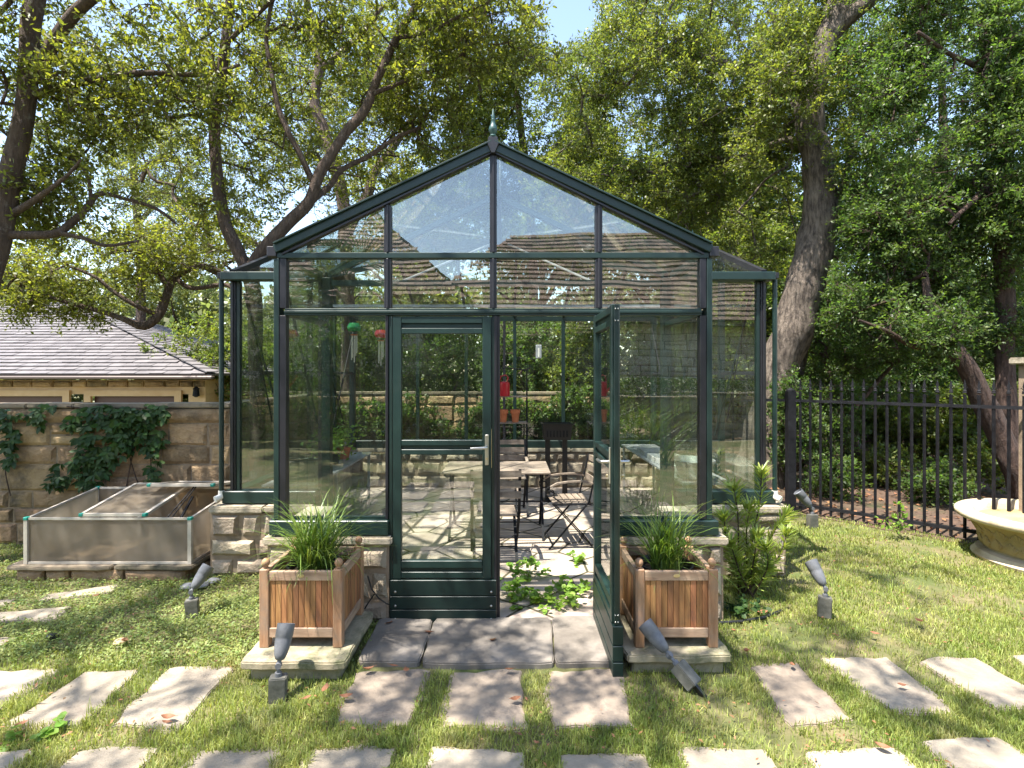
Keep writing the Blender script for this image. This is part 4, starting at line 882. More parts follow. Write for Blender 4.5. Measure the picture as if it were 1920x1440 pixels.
tile_plane((EX,EY,EZn), (0,1,0), (-1,0,.317), 2*Dp, 6.4, .30, .19, lambda a,b_: b_ < 6.5*min(a,2*Dp-a)/Dp, .02, 5).build('roof_tiles', M['slateroof'], roof, O)
hp = MB(); p0, p1 = Vector((EX,EY,EZn)), Vector((hipx(Dp),EY+Dp,Rn)); k = int((p1-p0).length/.3)
for i in range(k): hp.bar(p0.lerp(p1,i/k)+Vector((0,0,.05)), p0.lerp(p1,(i+.97)/k)+Vector((0,0,.035)), .22, .02)
hp.build('hip_tiles', M['slateroof'], roof, O)
gu = MB().box(Xl,EX+.06,EY-.12,EY-.0,EZn-.10,EZn-.03); gu.build('gutter', M['gutter'], nb, O, bevel=.02)
GB = [(-12.2,-8.9),(-8.55,-6.75)]
wl_ = MB(); yw = EY+.35; wl_.box(Xl,-6.28,yw,yw+.3,1.36,EZn-.12); wl_.box(-6.75+.12,-6.28,yw,yw+.3,-1,1.355); wl_.box(-6.58,-6.28,yw+.305,EY+2*Dp-.4,-1,EZn-.1)
wl_.build('wall', M['trim'], nb, O)
sf = MB(); stone_face(sf, (-16,yw-.01), (-6.28,yw-.01), 1.50, 1.64, .06, 17, cmin=.13, cmax=.15, wmin=.25, wmax=.5); sf.build('stone_band', M['sandwall'], nb, O)
for a, b_ in ((-8.75,-6.75),(-12.3,-9.05)):
    f = MB().box(a,b_,yw-.06,yw-.0,1.32,1.44).box(a,a+.14,yw-.06,yw,-1,1.319).box(b_-.14,b_,yw-.06,yw,-1,1.319).build('door_surround', M['trim'], nb, O)
    dd = MB(); dd.box(a+.141,b_-.141,yw+.06,yw+.10,-1,1.319)
    for k in range(5): dd.box(a+.145,b_-.145,yw+.045,yw+.059,-.9+k*.45,-.5+k*.45)
    dd.build('garage_door', M['doorbrown'], nb, O)
lm = MB().lathe([(.02,0),(.07,.03),(.055,.16),(.07,.17),(.02,.22)], 8, Matrix.Translation((-6.42,yw-.09,1.30))).build('wall_lamp', M['iron'], nb, O)

# ------------------------------------------------------------------ behind the photographer, seen mirrored in the glass
hb = thing('stone_house', (3,-8,0), 'stone house with brown shingle roof mirrored in the greenhouse glass', 'house'); O = hb.location
st, mo = MB(), MB()
stone_face(st, (10,-8), (-2.2,-8), 0, 3.3, .3, 71, cmin=.18, cmax=.32, wmin=.3, wmax=.7); core(mo, (10,-8), (-2.2,-8), -.05, 3.3, .26)
stone_face(st, (-2.3,-6.6), (-11,-6.6), 0, 3.65, .3, 72, cmin=.18, cmax=.32, wmin=.3, wmax=.7); core(mo, (-2.3,-6.6), (-11,-6.6), -.05, 3.65, .26)
mo.box(-2.28,9.9,-14,-8.2,0,3.2); mo.box(-10.9,-2.4,-14,-6.8,0,3.5)
st.build('wall', M['sunashlar'], hb, O); mo.build('wall_core', M['mortar'], hb, O)
def hroof(x0, x1, y0, y1, ze, zr):
    yr = (y0+y1)/2; h2 = (y0-y1)/2; m = MB()
    m.prism([(x0,y0,ze),(x1,y0,ze),(x1-h2*.8,yr,zr),(x0+h2*.8,yr,zr)][::-1], (0,0,-1), .12); m.prism([(x0,y1,ze),(x1,y1,ze),(x1-h2*.8,yr,zr),(x0+h2*.8,yr,zr)], (0,0,-1), .12)
    m.prism([(x1,y0,ze),(x1,y1,ze),(x1-h2*.8,yr,zr)], (0,0,-1), .12); m.prism([(x0,y0,ze),(x0,y1,ze),(x0+h2*.8,yr,zr)], (0,0,-1), .12)
    r_ = m.build('roof', M['brownroof'], hb, O); W = x1-x0; s = math.hypot(h2, zr-ze)
    tile_plane((x1,y0+.05,ze+.02), (-1,0,0), (0,-h2,zr-ze), W, s, .24, .26, lambda a,b_: h2*.8*b_/s < a < W-h2*.8*b_/s, .05, 8).build('shingles', M['brownroof'], r_, O)
    tile_plane((x1+.02,y1,ze+.02), (0,1,0), (-h2*.8,0,zr-ze), 2*h2, math.hypot(h2*.8,zr-ze), .24, .26, lambda a,b_: b_/math.hypot(h2*.8,zr-ze) < min(a,2*h2-a)/h2, .05, 9).build('shingles', M['brownroof'], r_, O)
hroof(-2.9, 10.6, -7.4, -14.6, 3.4, 6.5); hroof(-12.5, -1.1, -6.0, -14.6, 3.7, 7.2)
for x in (.6,): 
    f = MB().box(x-.75,x+.75,-7.83,-7.76,.9,1.0).box(x-.75,x+.75,-7.83,-7.76,2.3,2.4).box(x-.75,x-.66,-7.83,-7.76,1,2.3).box(x+.66,x+.75,-7.83,-7.76,1,2.3).box(x-.03,x+.03,-7.83,-7.77,1,2.3).build('window', M['darkgreen'], hb, O)
    MB().box(x-.66,x+.66,-7.84,-7.835,1,2.3).build('window_glass', M['lens'], f, O)
gw = wall_thing('garden_wall', 'low stone terrace wall with hedge mirrored in the right glass', 'wall', [((9,-5.2),(-9,-5.2))], 0, 1.18, .3, M['limestone'], M['coping'], seed=81, cmin=.18, cmax=.3, wmin=.3, wmax=.6)
# ------------------------------------------------------------------ vegetation
def in_house(Pt):      # keep foliage out of the greenhouse, off the doorway air and out of walls
    x, y, z = Pt[:,0], Pt[:,1], Pt[:,2]
    roof = np.maximum(np.where((y>3.7)&(y<7), 3.6-np.abs(x-CX)*.5, 0), np.where((y>4.6)&(y<9), 3.6-np.abs(y-RY)*.43, 0))
    return (x>-2.75)&(x<2.6)&(y>3.7)&(y<8.95)&(z<roof)
def catmull(pts, k=4):
    out = []; n = len(pts)
    for i in range(n-1):
        p0, p1, p2, p3 = pts[max(i-1,0)], pts[i], pts[i+1], pts[min(i+2,n-1)]
        for j in range(k):
            t = j/k; out.append(.5*((2*p1)+(p2-p0)*t+(2*p0-5*p1+4*p2-p3)*t*t+(3*p1-p0-3*p2+p3)*t**3))
    out.append(pts[-1]); return out
def limb_tubes(mb, limbs, nodes, wob=.18, n=12, jit=.012, thin=.76):
    for limb in limbs:
        pw = [at(px,py,Y) for px,py,Y,r in limb]; rr = [r*Y/F*thin for px,py,Y,r in limb]
        p4 = [np.array([*p, r]) for p, r in zip(pw, rr)]; q = catmull(p4, 5)
        pts = []
        for i, a in enumerate(q):
            v = Vector(a[:3]); f = mnoise.noise_vector(v*2.1+Vector((3.1,0,0)))*(jit+a[3]*.25)
            pts.append(v+f if 0 < i < len(q)-1 else v)
        rad = [max(a[3],.003) for a in q]
        mb.tube(pts, rad, n if max(rad)>.03 else 6, wob=wob)
        nodes += [tuple(p) for p, r in zip(pts, rad) if r < .12]
def edge_tubes(A, B, ra, rb, g, seg=3, sides=4, sag=.12):
    n = len(A); D = B-A; L = np.linalg.norm(D, axis=1, keepdims=True); T = unit(D)
    ref = np.where(np.abs(T[:,2:3])<.8, np.array([[0,0,1.]]), np.array([[1.,0,0]])); U = unit(np.cross(T, ref)); W = np.cross(T, U)
    o1 = U*g.normal(0,1,(n,1))*sag*L+W*g.normal(0,1,(n,1))*sag*L; rings = []
    for i in range(seg+1):
        t = i/seg; c = A+D*t+o1*math.sin(math.pi*t)*(1-.3*t); r = (ra*(1-t)+rb*t)[:,None]
        for k in range(sides):
            a = 2*math.pi*k/sides; rings.append(c+U*(math.cos(a)*r)+W*(math.sin(a)*r))
    m = (seg+1)*sides; V = np.stack(rings,1).reshape(-1,3); b = np.arange(n)[:,None]*m
    Fq = np.concatenate([b+np.array([i*sides+k,i*sides+(k+1)%sides,(i+1)*sides+(k+1)%sides,(i+1)*sides+k]) for i in range(seg) for k in range(sides)],0)
    return V, Fq
def px_blob(px, py, Y, rx, ry, rY, n): return (at(px,py,Y), (rx*Y/F, rY, ry*Y/F), n)
def sample_blobs(blobs, g, gap=0.0, gscale=.9):
    out = []
    for c, r, n in blobs:
        k = 0
        while k < n:
            d = g.normal(0,1,3); d /= np.linalg.norm(d); q = np.array(c)+d*np.array(r)*g.uniform(.05,1)**.42
            if gap and mnoise.noise(Vector(q)*gscale) < -gap: 
                if g.uniform() < .85: k += .34; continue
            out.append(q); k += 1
    return np.array(out)
def open_sky(c):      # the crowns do not meet here: a hole in the canopy above the ridge, towards the south
    px = VX+F*c[:,0]/c[:,1]; py = HY-F*(c[:,2]-EYE)/c[:,1]; r_ = np.hypot((px-1065)/62, (py-20)/75)
    return (r_ < 1) & (c[:,1] > 4.5)
def foliage(parent, org, centers, nodes, mleaf, mtwig, g, K=6, m=14, cr=.30, L=.055, W=.42, up=.8, six=False, fold=.25, twig=True, tr=.0035, flat=.7, reach=None):
    C0 = centers; n = len(C0)
    par = None
    if nodes is not None and len(nodes):
        nd = np.array(nodes); d0 = np.min(np.linalg.norm(C0[:,None]-nd[None,::2],axis=2),axis=1) if len(nd)*n < 4e6 else np.array([np.min(np.linalg.norm(nd-c,axis=1)) for c in C0])
        order = np.argsort(d0); C0 = C0[order]
        allp = np.concatenate([nd, C0]); n0 = len(nd); par = np.zeros(n, int)
        for i in range(n):
            dd = np.linalg.norm(allp[:n0+i]-C0[i], axis=1); dd[:n0] *= 1.15; par[i] = int(np.argmin(dd))
        cnt = np.ones(n)
        for i in range(n-1,-1,-1):
            if par[i] >= n0: cnt[par[i]-n0] += cnt[i]
        rb = np.minimum(tr*np.sqrt(cnt), .03); ra = np.where(par>=n0, np.minimum(tr*np.sqrt(cnt+1),.032), rb*1.1)
        if twig:
            V0, Q0 = edge_tubes(allp[par], C0, ra, rb*.9, g)
        outd = unit(C0-allp[par])
    else: outd = np.zeros_like(C0)
    D = unit(g.normal(0,1,(n,K,3))*[1,1,flat]+outd[:,None]*.6); LL = cr*g.uniform(.45,1.1,(n,K,1))
    if twig:
        A = np.repeat(C0,K,0); B = (C0[:,None]+D*LL).reshape(-1,3); keep = ~in_house(B)
        V, Q = edge_tubes(A[keep], B[keep], np.full(keep.sum(),.003), np.full(keep.sum(),.0012), g, seg=2, sides=3)
        if par is not None: V, Q = np.concatenate([V0, V]), np.concatenate([Q0, Q+len(V0)])
        np_obj('branch_twigs', V, Q, mtwig, parent, org)  # thin branches and twigs in one mesh, without leaves
    t = g.uniform(.2,1.05,(n,K,m,1)); Pl = C0[:,None,None]+D[:,:,None]*LL[:,:,None]*t+g.normal(0,.05*cr+.008,(n,K,m,3))
    T = D[:,:,None]*.6+g.normal(0,.8,(n,K,m,3)); N = g.normal(0,.6,(n,K,m,3))+[0,0,up]
    Pl, T, N = Pl.reshape(-1,3), T.reshape(-1,3), N.reshape(-1,3); keep = ~in_house(Pl); Pl, T, N = Pl[keep], T[keep], N[keep]
    Ls = L*g.uniform(.6,1.25,len(Pl)); V, Q = leaf_arrays(Pl, T, N, Ls, Ls*W*.5*g.uniform(.8,1.2,len(Pl)), fold, six)
    o = np_obj('crown', V, Q, mleaf, parent, org); return len(Pl)
def tree(name, label, cat, base, limbs, blobs, mleaf, mbark, seed, gap=.0, group=None, wob=.18, dens=1.0, thin=.76, **kw):
    blobs = [(c, r, int(n*dens)) for c, r, n in blobs]
    g = np.random.default_rng(seed); t = thing(name, base, label, cat, group); org = t.location.copy(); nodes = []
    if limbs:
        mb = MB(); limb_tubes(mb, limbs, nodes, wob, thin=thin); mb.build('trunk', mbark, t, org, smooth=True)
    cs = sample_blobs(blobs, g, gap); cs = cs[~in_house(cs) & ~open_sky(cs)]
    n = foliage(t, org, cs, nodes, mleaf, mbark, g, **kw); return t

TB = 'live oaks around the greenhouse'
# big oak at the left edge
tree('oak_tree', 'big brown oak trunk at the left edge with limbs over the cold frame', 'tree', gp(-115,1065), [
  [(-125,1070,5.0,38),(-88,900,5.05,31),(-55,700,5.1,28),(-20,520,5.15,26),(14,380,5.2,24),(42,230,5.2,22),(56,110,5.2,21),(68,0,5.2,21),(88,-150,5.2,22),(110,-320,5.2,16),(140,-480,5.2,9)],
  [(62,150,5.2,15),(95,90,5.15,14),(140,30,5.1,13),(190,-20,5.0,12),(270,-110,4.9,9),(360,-200,4.8,5)],
  [(45,185,5.2,10),(110,163,5.25,9),(170,152,5.3,8),(230,142,5.35,8),(300,138,5.4,6),(385,140,5.5,5),(450,122,5.6,3)],
  [(15,442,5.2,11),(60,440,5.25,10),(105,436,5.3,9),(130,420,5.35,8),(160,392,5.4,7),(185,365,5.45,6),(230,372,5.5,4.5),(290,390,5.6,4),(330,420,5.7,3)],
  [(112,436,5.3,6),(160,448,5.35,5),(200,460,5.4,4.5),(260,452,5.5,3)],
  [(22,402,5.2,10),(50,385,5.15,8),(85,360,5.1,6),(125,328,5.05,4),(150,300,5.0,3)],
  [(170,385,5.4,5),(165,340,5.4,4),(150,310,5.4,3)],
  [(55,-120,5.2,10),(-60,-200,5.1,8),(-200,-260,5.0,5)], [(110,-320,5.2,15),(60,-700,4.2,14),(100,-1300,3.0,16),(400,-2400,1.9,18)], [(60,-700,4.2,9),(-500,-1200,3.2,9),(-900,-1700,2.6,8)]],
  [px_blob(150,40,5.3,330,190,.8,120), px_blob(60,230,5.3,170,120,.5,34), px_blob(290,230,5.6,200,130,.6,60), px_blob(150,380,5.5,170,80,.4,60), px_blob(300,-250,5.2,480,170,1.0,40), px_blob(-250,-50,5.3,220,300,1.0,34), (Vector((-4.9,2.7,6.3)),(2.1,1.5,.7),115), (Vector((-5.7,4.6,5.2)),(1.5,.7,.7),120), (Vector((-1.9,1.8,6.2)),(1.3,1.0,.5),105), (Vector((-4.0,.6,6.4)),(1.6,1.0,.6),50), (Vector((-2.4,.7,6.3)),(1.2,.6,.5),40), (Vector((-.5,2.0,6.6)),(1.2,.9,.5),34), (Vector((.7,1.0,6.5)),(1.3,.8,.5),20), (Vector((1.3,3.2,7.0)),(.9,.8,.5),14), (Vector((-3.2,3.6,7.2)),(1.4,.9,.5),34)],
  M['oakleaf'], M['bark'], 101, gap=.12, group=TB, dens=1.35, K=6, m=11, cr=.27, L=.054, six=True, up=.5)
# twin stemmed oak behind the cold frame
tree('oak_tree', 'twin stemmed oak rising between the boundary wall and the greenhouse', 'tree', at(478,1008,5.98), [
  [(482,1010,5.98,24),(481,880,5.98,19),(482,740,5.98,17),(480,620,5.98,17),(474,540,5.98,19),(462,497,5.98,20)],
  [(470,525,5.98,15),(448,470,6.0,15),(420,415,6.0,15),(408,350,6.05,14),(404,270,6.1,13),(407,195,6.1,12.5),(418,110,6.1,12),(430,20,6.1,11),(442,-90,6.1,9),(470,-220,6.0,6)],
  [(466,515,5.98,15),(498,464,6.0,15.5),(540,420,6.05,15),(576,382,6.1,14.5),(596,335,6.1,13.5),(622,288,6.15,12.5),(650,248,6.2,12),(684,205,6.2,11.5),(708,145,6.25,10.5),(745,72,6.3,9),(785,5,6.3,8),(830,-90,6.2,6),(900,-200,6.0,4)],
  [(590,345,6.1,8),(570,300,6.05,7),(540,248,6.0,6.5),(520,190,6.0,6),(508,130,6.0,5.5),(500,70,6.0,5),(512,0,6.0,4)],
  [(580,380,6.1,8),(618,350,6.3,7),(640,318,6.4,6.5),(690,292,6.5,6),(740,262,6.6,5),(800,235,6.7,4)],
  [(406,240,6.1,6),(370,215,5.9,5),(320,220,5.8,4),(280,205,5.7,3)],
  [(698,175,6.2,6),(760,150,6.3,5),(840,120,6.4,4),(900,70,6.4,3)],
  [(745,72,6.3,6),(800,60,6.2,5),(880,20,6.0,4),(980,-40,5.8,3)],
  [(425,80,6.1,6),(480,30,6.0,5),(560,-40,5.9,4),(660,-110,5.7,3)]],
  [px_blob(540,110,6.4,230,180,.8,135), px_blob(770,90,6.5,200,160,.8,125), px_blob(410,340,6.3,130,120,.5,34), px_blob(640,260,6.9,150,130,.6,60), px_blob(940,40,6.0,160,110,.7,70), px_blob(640,-220,6.0,500,170,.8,64), px_blob(1080,-170,5.7,420,120,.7,80), px_blob(820,180,6.8,140,120,.6,50)],
  M['oakleaf'], M['bark'], 102, gap=.10, group=TB, dens=1.25, K=6, m=12, cr=.27, L=.052, six=True, up=.5)
# low gnarled oak whose boughs hang over the garage roof
tree('oak_tree', 'gnarled oak with low twisting boughs in front of the garage roof', 'tree', at(640,900,10.2), [
  [(655,860,10.2,20),(652,620,10.2,18),(650,480,10.2,17),(645,390,10.2,16),(636,330,10.2,15),(612,262,10.2,14),(592,190,10.2,13),(600,120,10.2,11),(585,40,10.2,9),(560,-60,10.2,7)],
  [(650,440,10.2,14),(690,360,10.3,13),(705,320,10.4,11),(740,270,10.5,9),(790,200,10.6,6)],
  [(645,520,10.2,12),(560,515,9.4,10),(480,508,8.6,10),(430,516,8.1,10),(375,500,7.8,9),(330,520,7.6,9),(312,552,7.5,10),(296,590,7.4,11),(268,612,7.3,10),(232,600,7.2,7),(200,588,7.1,6),(160,575,7.1,5),(110,562,7.0,4),(50,540,7.0,3)],
  [(318,545,7.5,7),(300,510,7.5,6),(282,480,7.5,5),(240,470,7.4,4),(190,478,7.3,3)],
  [(330,520,7.6,7),(360,540,7.6,6),(420,535,7.7,5),(440,545,7.7,6)],
  [(296,590,7.4,7),(255,575,7.2,5.5),(215,548,7.1,5),(180,520,7.0,4),(130,500,6.9,3)],
  [(375,500,7.8,5),(340,470,7.7,4.5),(300,455,7.6,4),(250,440,7.5,3)],
  [(560,515,9.4,7),(500,470,9.2,6),(430,430,9,5),(360,410,8.8,4)],
  [(600,130,10.2,8),(660,80,10.2,6),(720,10,10.2,4)]],
  [px_blob(120,540,7.2,170,62,.5,95), px_blob(250,480,7.5,140,60,.5,55), px_blob(400,450,8.4,120,70,.6,40), px_blob(650,330,10.6,190,160,.8,100), px_blob(560,100,10.6,260,200,1,120), px_blob(20,470,7.4,130,70,.5,40), px_blob(350,260,9.5,260,170,.8,90)],
  M['oakleaf'], M['bark'], 103, gap=.10, group=TB, dens=1.6, K=6, m=13, cr=.30, L=.058, up=.5)
# great leaning oak at the right
tree('oak_tree', 'great pale barked oak curving up behind the right wing', 'tree', at(1430,905,8.9), [
  [(1425,915,8.9,52),(1438,800,8.85,43),(1462,690,8.8,37),(1487,600,8.75,35),(1518,510,8.7,33),(1538,440,8.7,32),(1538,370,8.7,29),(1528,300,8.7,26),(1517,235,8.7,25),(1524,165,8.7,23),(1545,90,8.7,23),(1572,30,8.7,25),(1590,-50,8.7,22),(1600,-180,8.7,16),(1620,-350,8.7,8)],
  [(1560,60,8.7,17),(1600,25,8.6,15),(1650,-20,8.5,13),(1730,-80,8.4,9),(1830,-160,8.3,5)],
  [(1520,240,8.7,12),(1495,200,8.8,11),(1480,150,8.9,9),(1475,90,9,7),(1440,20,9,5)],
  [(1520,260,8.7,7),(1470,262,8.9,5),(1420,280,9.2,3.5),(1380,300,9.5,2)],
  [(1525,150,8.7,9),(1450,130,9,7),(1370,120,9.2,6),(1290,100,9.3,4),(1200,90,9.3,3)],
  [(1548,400,8.7,6),(1580,350,8.5,5),(1600,280,8.4,4),(1640,220,8.3,3)]],
  [px_blob(1230,150,9.5,230,180,.9,200), px_blob(1180,370,9.7,200,110,.7,110), px_blob(1390,400,9.6,130,150,.6,90), px_blob(1400,200,9.7,160,180,.6,110), px_blob(1560,150,9.5,170,150,.6,90), px_blob(1600,10,8.9,200,110,.5,60), px_blob(1500,110,8.1,90,120,.25,34), px_blob(1590,250,8.2,60,90,.25,20), px_blob(1440,270,8.5,70,60,.25,20), px_blob(1300,-110,9.2,380,110,.9,130)],
  M['oakleaf2'], M['palebark'], 104, gap=.05, group=TB, dens=2.0, K=7, m=17, cr=.34, L=.060, up=.6, wob=.12, thin=.97)
# dark leaning tree at the far right
tree('elm_tree', 'dark leafy tree leaning across the far right above the iron fence', 'tree', at(1925,925,7.6), [
  [(1930,935,7.6,32),(1900,880,7.6,27),(1862,790,7.6,25),(1818,700,7.6,22),(1774,640,7.6,17),(1745,585,7.6,12),(1735,520,7.6,7)],
  [(1895,860,7.9,20),(1885,700,7.9,20),(1888,560,7.9,20),(1880,430,7.9,19),(1885,300,7.9,17),(1868,180,7.9,15),(1850,80,7.9,13),(1840,-60,7.9,10),(1850,-240,7.9,6)],
  [(1885,330,7.9,9),(1850,350,7.7,8),(1820,380,7.5,6),(1780,420,7.4,4)],
  [(1868,180,7.9,8),(1830,130,7.6,7),(1780,100,7.4,5),(1720,60,7.3,4)],
  [(1774,640,7.6,9),(1720,650,7.5,7),(1660,620,7.4,5),(1610,600,7.4,3)],
  [(1888,520,7.9,9),(1930,460,7.7,7),(1990,420,7.5,5)]],
  [px_blob(1760,140,7.6,190,180,.6,190), px_blob(1800,400,7.7,190,150,.6,160), px_blob(1700,560,8.1,150,100,.5,80), px_blob(1660,330,8.1,90,180,.4,70), px_blob(1930,250,7.4,140,280,.6,120), px_blob(1850,-120,7.6,260,130,.8,80), px_blob(1850,610,8.2,130,80,.5,60), px_blob(1740,600,7.3,110,60,.3,40)],
  M['elmleaf'], M['darkbark'], 105, gap=.06, dens=2.0, K=7, m=17, cr=.32, L=.058, up=.7)
tree('slender_tree', 'slim bare stem beside the great pale oak', 'tree', at(1490,890,9.3), [
  [(1478,905,9.3,9),(1490,780,9.3,9),(1503,690,9.3,9),(1515,625,9.3,9.5),(1532,585,9.3,9),(1545,520,9.3,7),(1560,420,9.3,5)]],
  [px_blob(1600,420,9.4,110,90,.5,50)], M['elmleaf'], M['palebark'], 106, dens=1.6, K=6, m=14, cr=.3, L=.055)
tree('leaning_tree', 'short reddish trunk leaning behind the iron fence', 'tree', at(1640,902,9.1), [
  [(1640,905,9.1,17),(1612,850,9.1,15),(1580,800,9.1,13),(1560,740,9.1,11),(1545,660,9.1,8)], [(1580,800,9.1,7),(1640,720,9.2,5),(1700,660,9.2,3)]],
  [px_blob(1590,640,9.3,140,70,.5,70)], M['elmleaf'], M['darkbark'], 107, dens=1.6, K=6, m=15, cr=.32, L=.058)
tree('background_tree', 'sunlit yellow green oak straight behind the greenhouse ridge', 'tree', at(1010,800,13), [
  [(1010,800,13,12),(1000,500,13,11),(985,300,13,9),(960,120,13,6)], [(990,350,13,6),(1080,220,13,4)]],
  [px_blob(1000,240,13,180,190,1,170), px_blob(880,330,12.6,140,120,.8,80), px_blob(1090,330,12.4,130,150,.8,90), px_blob(960,450,13.4,320,90,.8,90), px_blob(790,140,12.2,200,160,1,95), px_blob(600,170,12.6,170,150,1,60), px_blob(900,90,12.0,130,110,.8,45)],
  M['oakleaf2'], M['bark'], 108, gap=.08, dens=2.2, K=7, m=15, cr=.42, L=.085, up=.4)
tree('background_tree', 'bright broad crown filling the sky right of the ridge, behind the great oak', 'tree', at(1330,800,14.5), [
  [(1330,800,14.5,14),(1320,500,14.5,12),(1340,300,14.5,10),(1330,100,14.5,6)], [(1340,350,14.5,6),(1450,220,14.5,4)]],
  [px_blob(1290,180,14.5,230,210,1.2,170), px_blob(1430,60,14.5,240,150,1.2,120), px_blob(1330,420,14.5,260,120,1,120), px_blob(1170,60,14.5,130,100,1,40)],
  M['oakleaf2'], M['bark'], 109, gap=.05, dens=1.9, K=7, m=15, cr=.46, L=.095, up=.4)
tree('background_tree', 'dense crown behind the far right tree at the top right corner', 'tree', at(1760,800,13.5), [
  [(1760,800,13.5,14),(1750,500,13.5,12),(1770,300,13.5,10),(1760,80,13.5,6)], [(1760,350,13.5,6),(1860,220,13.5,4)]],
  [px_blob(1700,160,13.5,220,220,1.2,150), px_blob(1880,200,13.5,200,260,1.2,150), px_blob(1760,430,13.5,260,130,1,120)],
  M['elmleaf'], M['bark'], 110, gap=.08, dens=1.8, K=7, m=15, cr=.44, L=.09, up=.4)
tree('background_tree', 'pale olive crown far behind the garage hip, filling the left sky', 'tree', at(260,760,15.5), [
  [(260,790,15.5,12),(265,520,15.5,10),(250,330,15.5,8),(240,180,15.5,5)], [(260,420,15.5,6),(360,300,15.5,4)]],
  [px_blob(170,330,15.5,240,150,1.2,120), px_blob(380,300,15.5,180,190,1.2,110), px_blob(320,480,15.5,190,80,1,60), px_blob(160,130,15.5,220,110,1,50)],
  M['farleaf'], M['bark'], 111, gap=.12, dens=1.5, K=7, m=14, cr=.46, L=.085, up=.4)
def bush(label, base, blobs, mleaf, seed, name='bush', **kw):
    g = np.random.default_rng(seed); t = thing(name, base, label, 'bush', 'bushes beyond the fence and wall'); org = t.location.copy()
    blobs = [(c, r, int(n*2.4)) for c, r, n in blobs]; cs = sample_blobs(blobs, g); cs = cs[~in_house(cs)]; nodes = [tuple(Vector(base)+Vector((a*.12,b_*.1,.1))) for a in (-1,0,1) for b_ in (-1,0,1)]
    kw = {**dict(K=6, m=15, cr=.30, L=.062, up=.7, W=.5), **kw}
    foliage(t, org, cs, nodes, mleaf, M['darkbark'], g, **kw); return t
bush('sunlit bush behind the boundary wall seen through the left wing', at(420,830,12.5), [px_blob(440,700,12.5,190,110,.9,110)], M['shrubleaf'], 201, L=.075)
bush('bush behind the back wall seen through the left front pane', at(620,830,11.6), [px_blob(640,680,11.6,120,100,.8,80)], M['shrubleaf'], 202, L=.075)
bush('dark bush behind the closed door glass beyond the back wall', at(800,830,11.8), [px_blob(800,680,11.8,120,110,.8,100)], M['elmleaf'], 203, L=.07)
bush('bush beyond the wall seen through the open doorway', at(985,830,11.4), [px_blob(985,680,11.4,100,110,.8,90)], M['elmleaf'], 204, L=.07)
bush('bush growing against the right end of the back wall', at(1090,860,10.6), [px_blob(1095,720,10.6,75,130,.5,80)], M['shrubleaf'], 205, L=.07)
bush('dark ferny growth added in front to darken the back wall, left half', at(760,880,9.2), [px_blob(720,815,9.2,130,75,.12,115)], M['elmleaf'], 215, cr=.2, L=.06)  # added foliage, placed to darken the over-bright wall behind it
bush('dark ferny growth added in front to darken the back wall behind the rack', at(950,880,9.2), [px_blob(950,820,9.2,110,75,.12,100)], M['elmleaf'], 216, cr=.2, L=.06)
bush('dark ferny growth added in front to darken the back wall near its right end', at(1100,880,9.2), [px_blob(1085,810,9.2,75,80,.12,70)], M['elmleaf'], 217, cr=.2, L=.06)
bush('bush behind the greenhouse right back corner', at(1240,870,11), [px_blob(1240,700,11,110,160,.8,110)], M['elmleaf'], 206, L=.07)
bush('bush crowding the left end of the iron fence', at(1500,920,8.3), [px_blob(1490,800,8.4,40,100,.25,45), px_blob(1540,780,8.8,70,90,.3,45)], M['elmleaf'], 207, cr=.24, L=.05)
bush('low sunny bush in the middle behind the iron fence', at(1720,880,10.5), [px_blob(1720,800,10.5,70,65,.6,45)], M['shrubleaf'], 208, L=.07)
bush('broad leaved bush behind the fence near the pillar', at(1840,885,9.8), [px_blob(1835,800,9.8,75,70,.5,50)], M['shrubleaf'], 209, L=.085, W=.5)
bush('tall dark thicket behind the leaning trunk', at(1620,860,12.5), [px_blob(1600,640,12.5,230,170,.9,190)], M['elmleaf'], 210, cr=.4, L=.08)
bush('tall thicket behind the far right tree', at(1850,860,12.5), [px_blob(1860,640,12.5,200,180,.9,170)], M['elmleaf'], 211, cr=.4, L=.08)
bush('thicket closing the gap behind the great oak', at(1400,860,13), [px_blob(1400,600,13,160,200,.9,150)], M['shrubleaf'], 212, cr=.4, L=.085)
for i_, (px, py, Y, rx, ry, lab) in enumerate(((1560,900,7.9,40,40,'low undergrowth just behind the left pickets'),(1660,880,8.6,45,40,'low undergrowth beside the leaning trunk'),(1760,905,7.4,45,35,'low undergrowth behind the right pickets'),(1840,880,8.2,55,45,'low undergrowth between pickets and pillar'),(1690,820,11.5,120,55,'wide understory bush deep behind the fence'),(1860,780,11.2,90,80,'understory bush deep behind the fence by the pillar'),(1590,800,11.0,80,80,'understory bush deep behind the leaning trunk'))):
    bush(lab, at(px,py+ry,Y), [px_blob(px,py,Y,rx,ry,.35,16 if Y<9 else 34)], M['shrubleaf' if i_%2 else 'elmleaf'], 230+i_, cr=.22, L=.06)
bush('small fern like weed at the fence foot by the basin', gp(1680,985), [px_blob(1680,975,5.9,14,16,.08,3)], M['weedleaf'], 213, cr=.10, L=.06, W=.5, K=3, m=4)

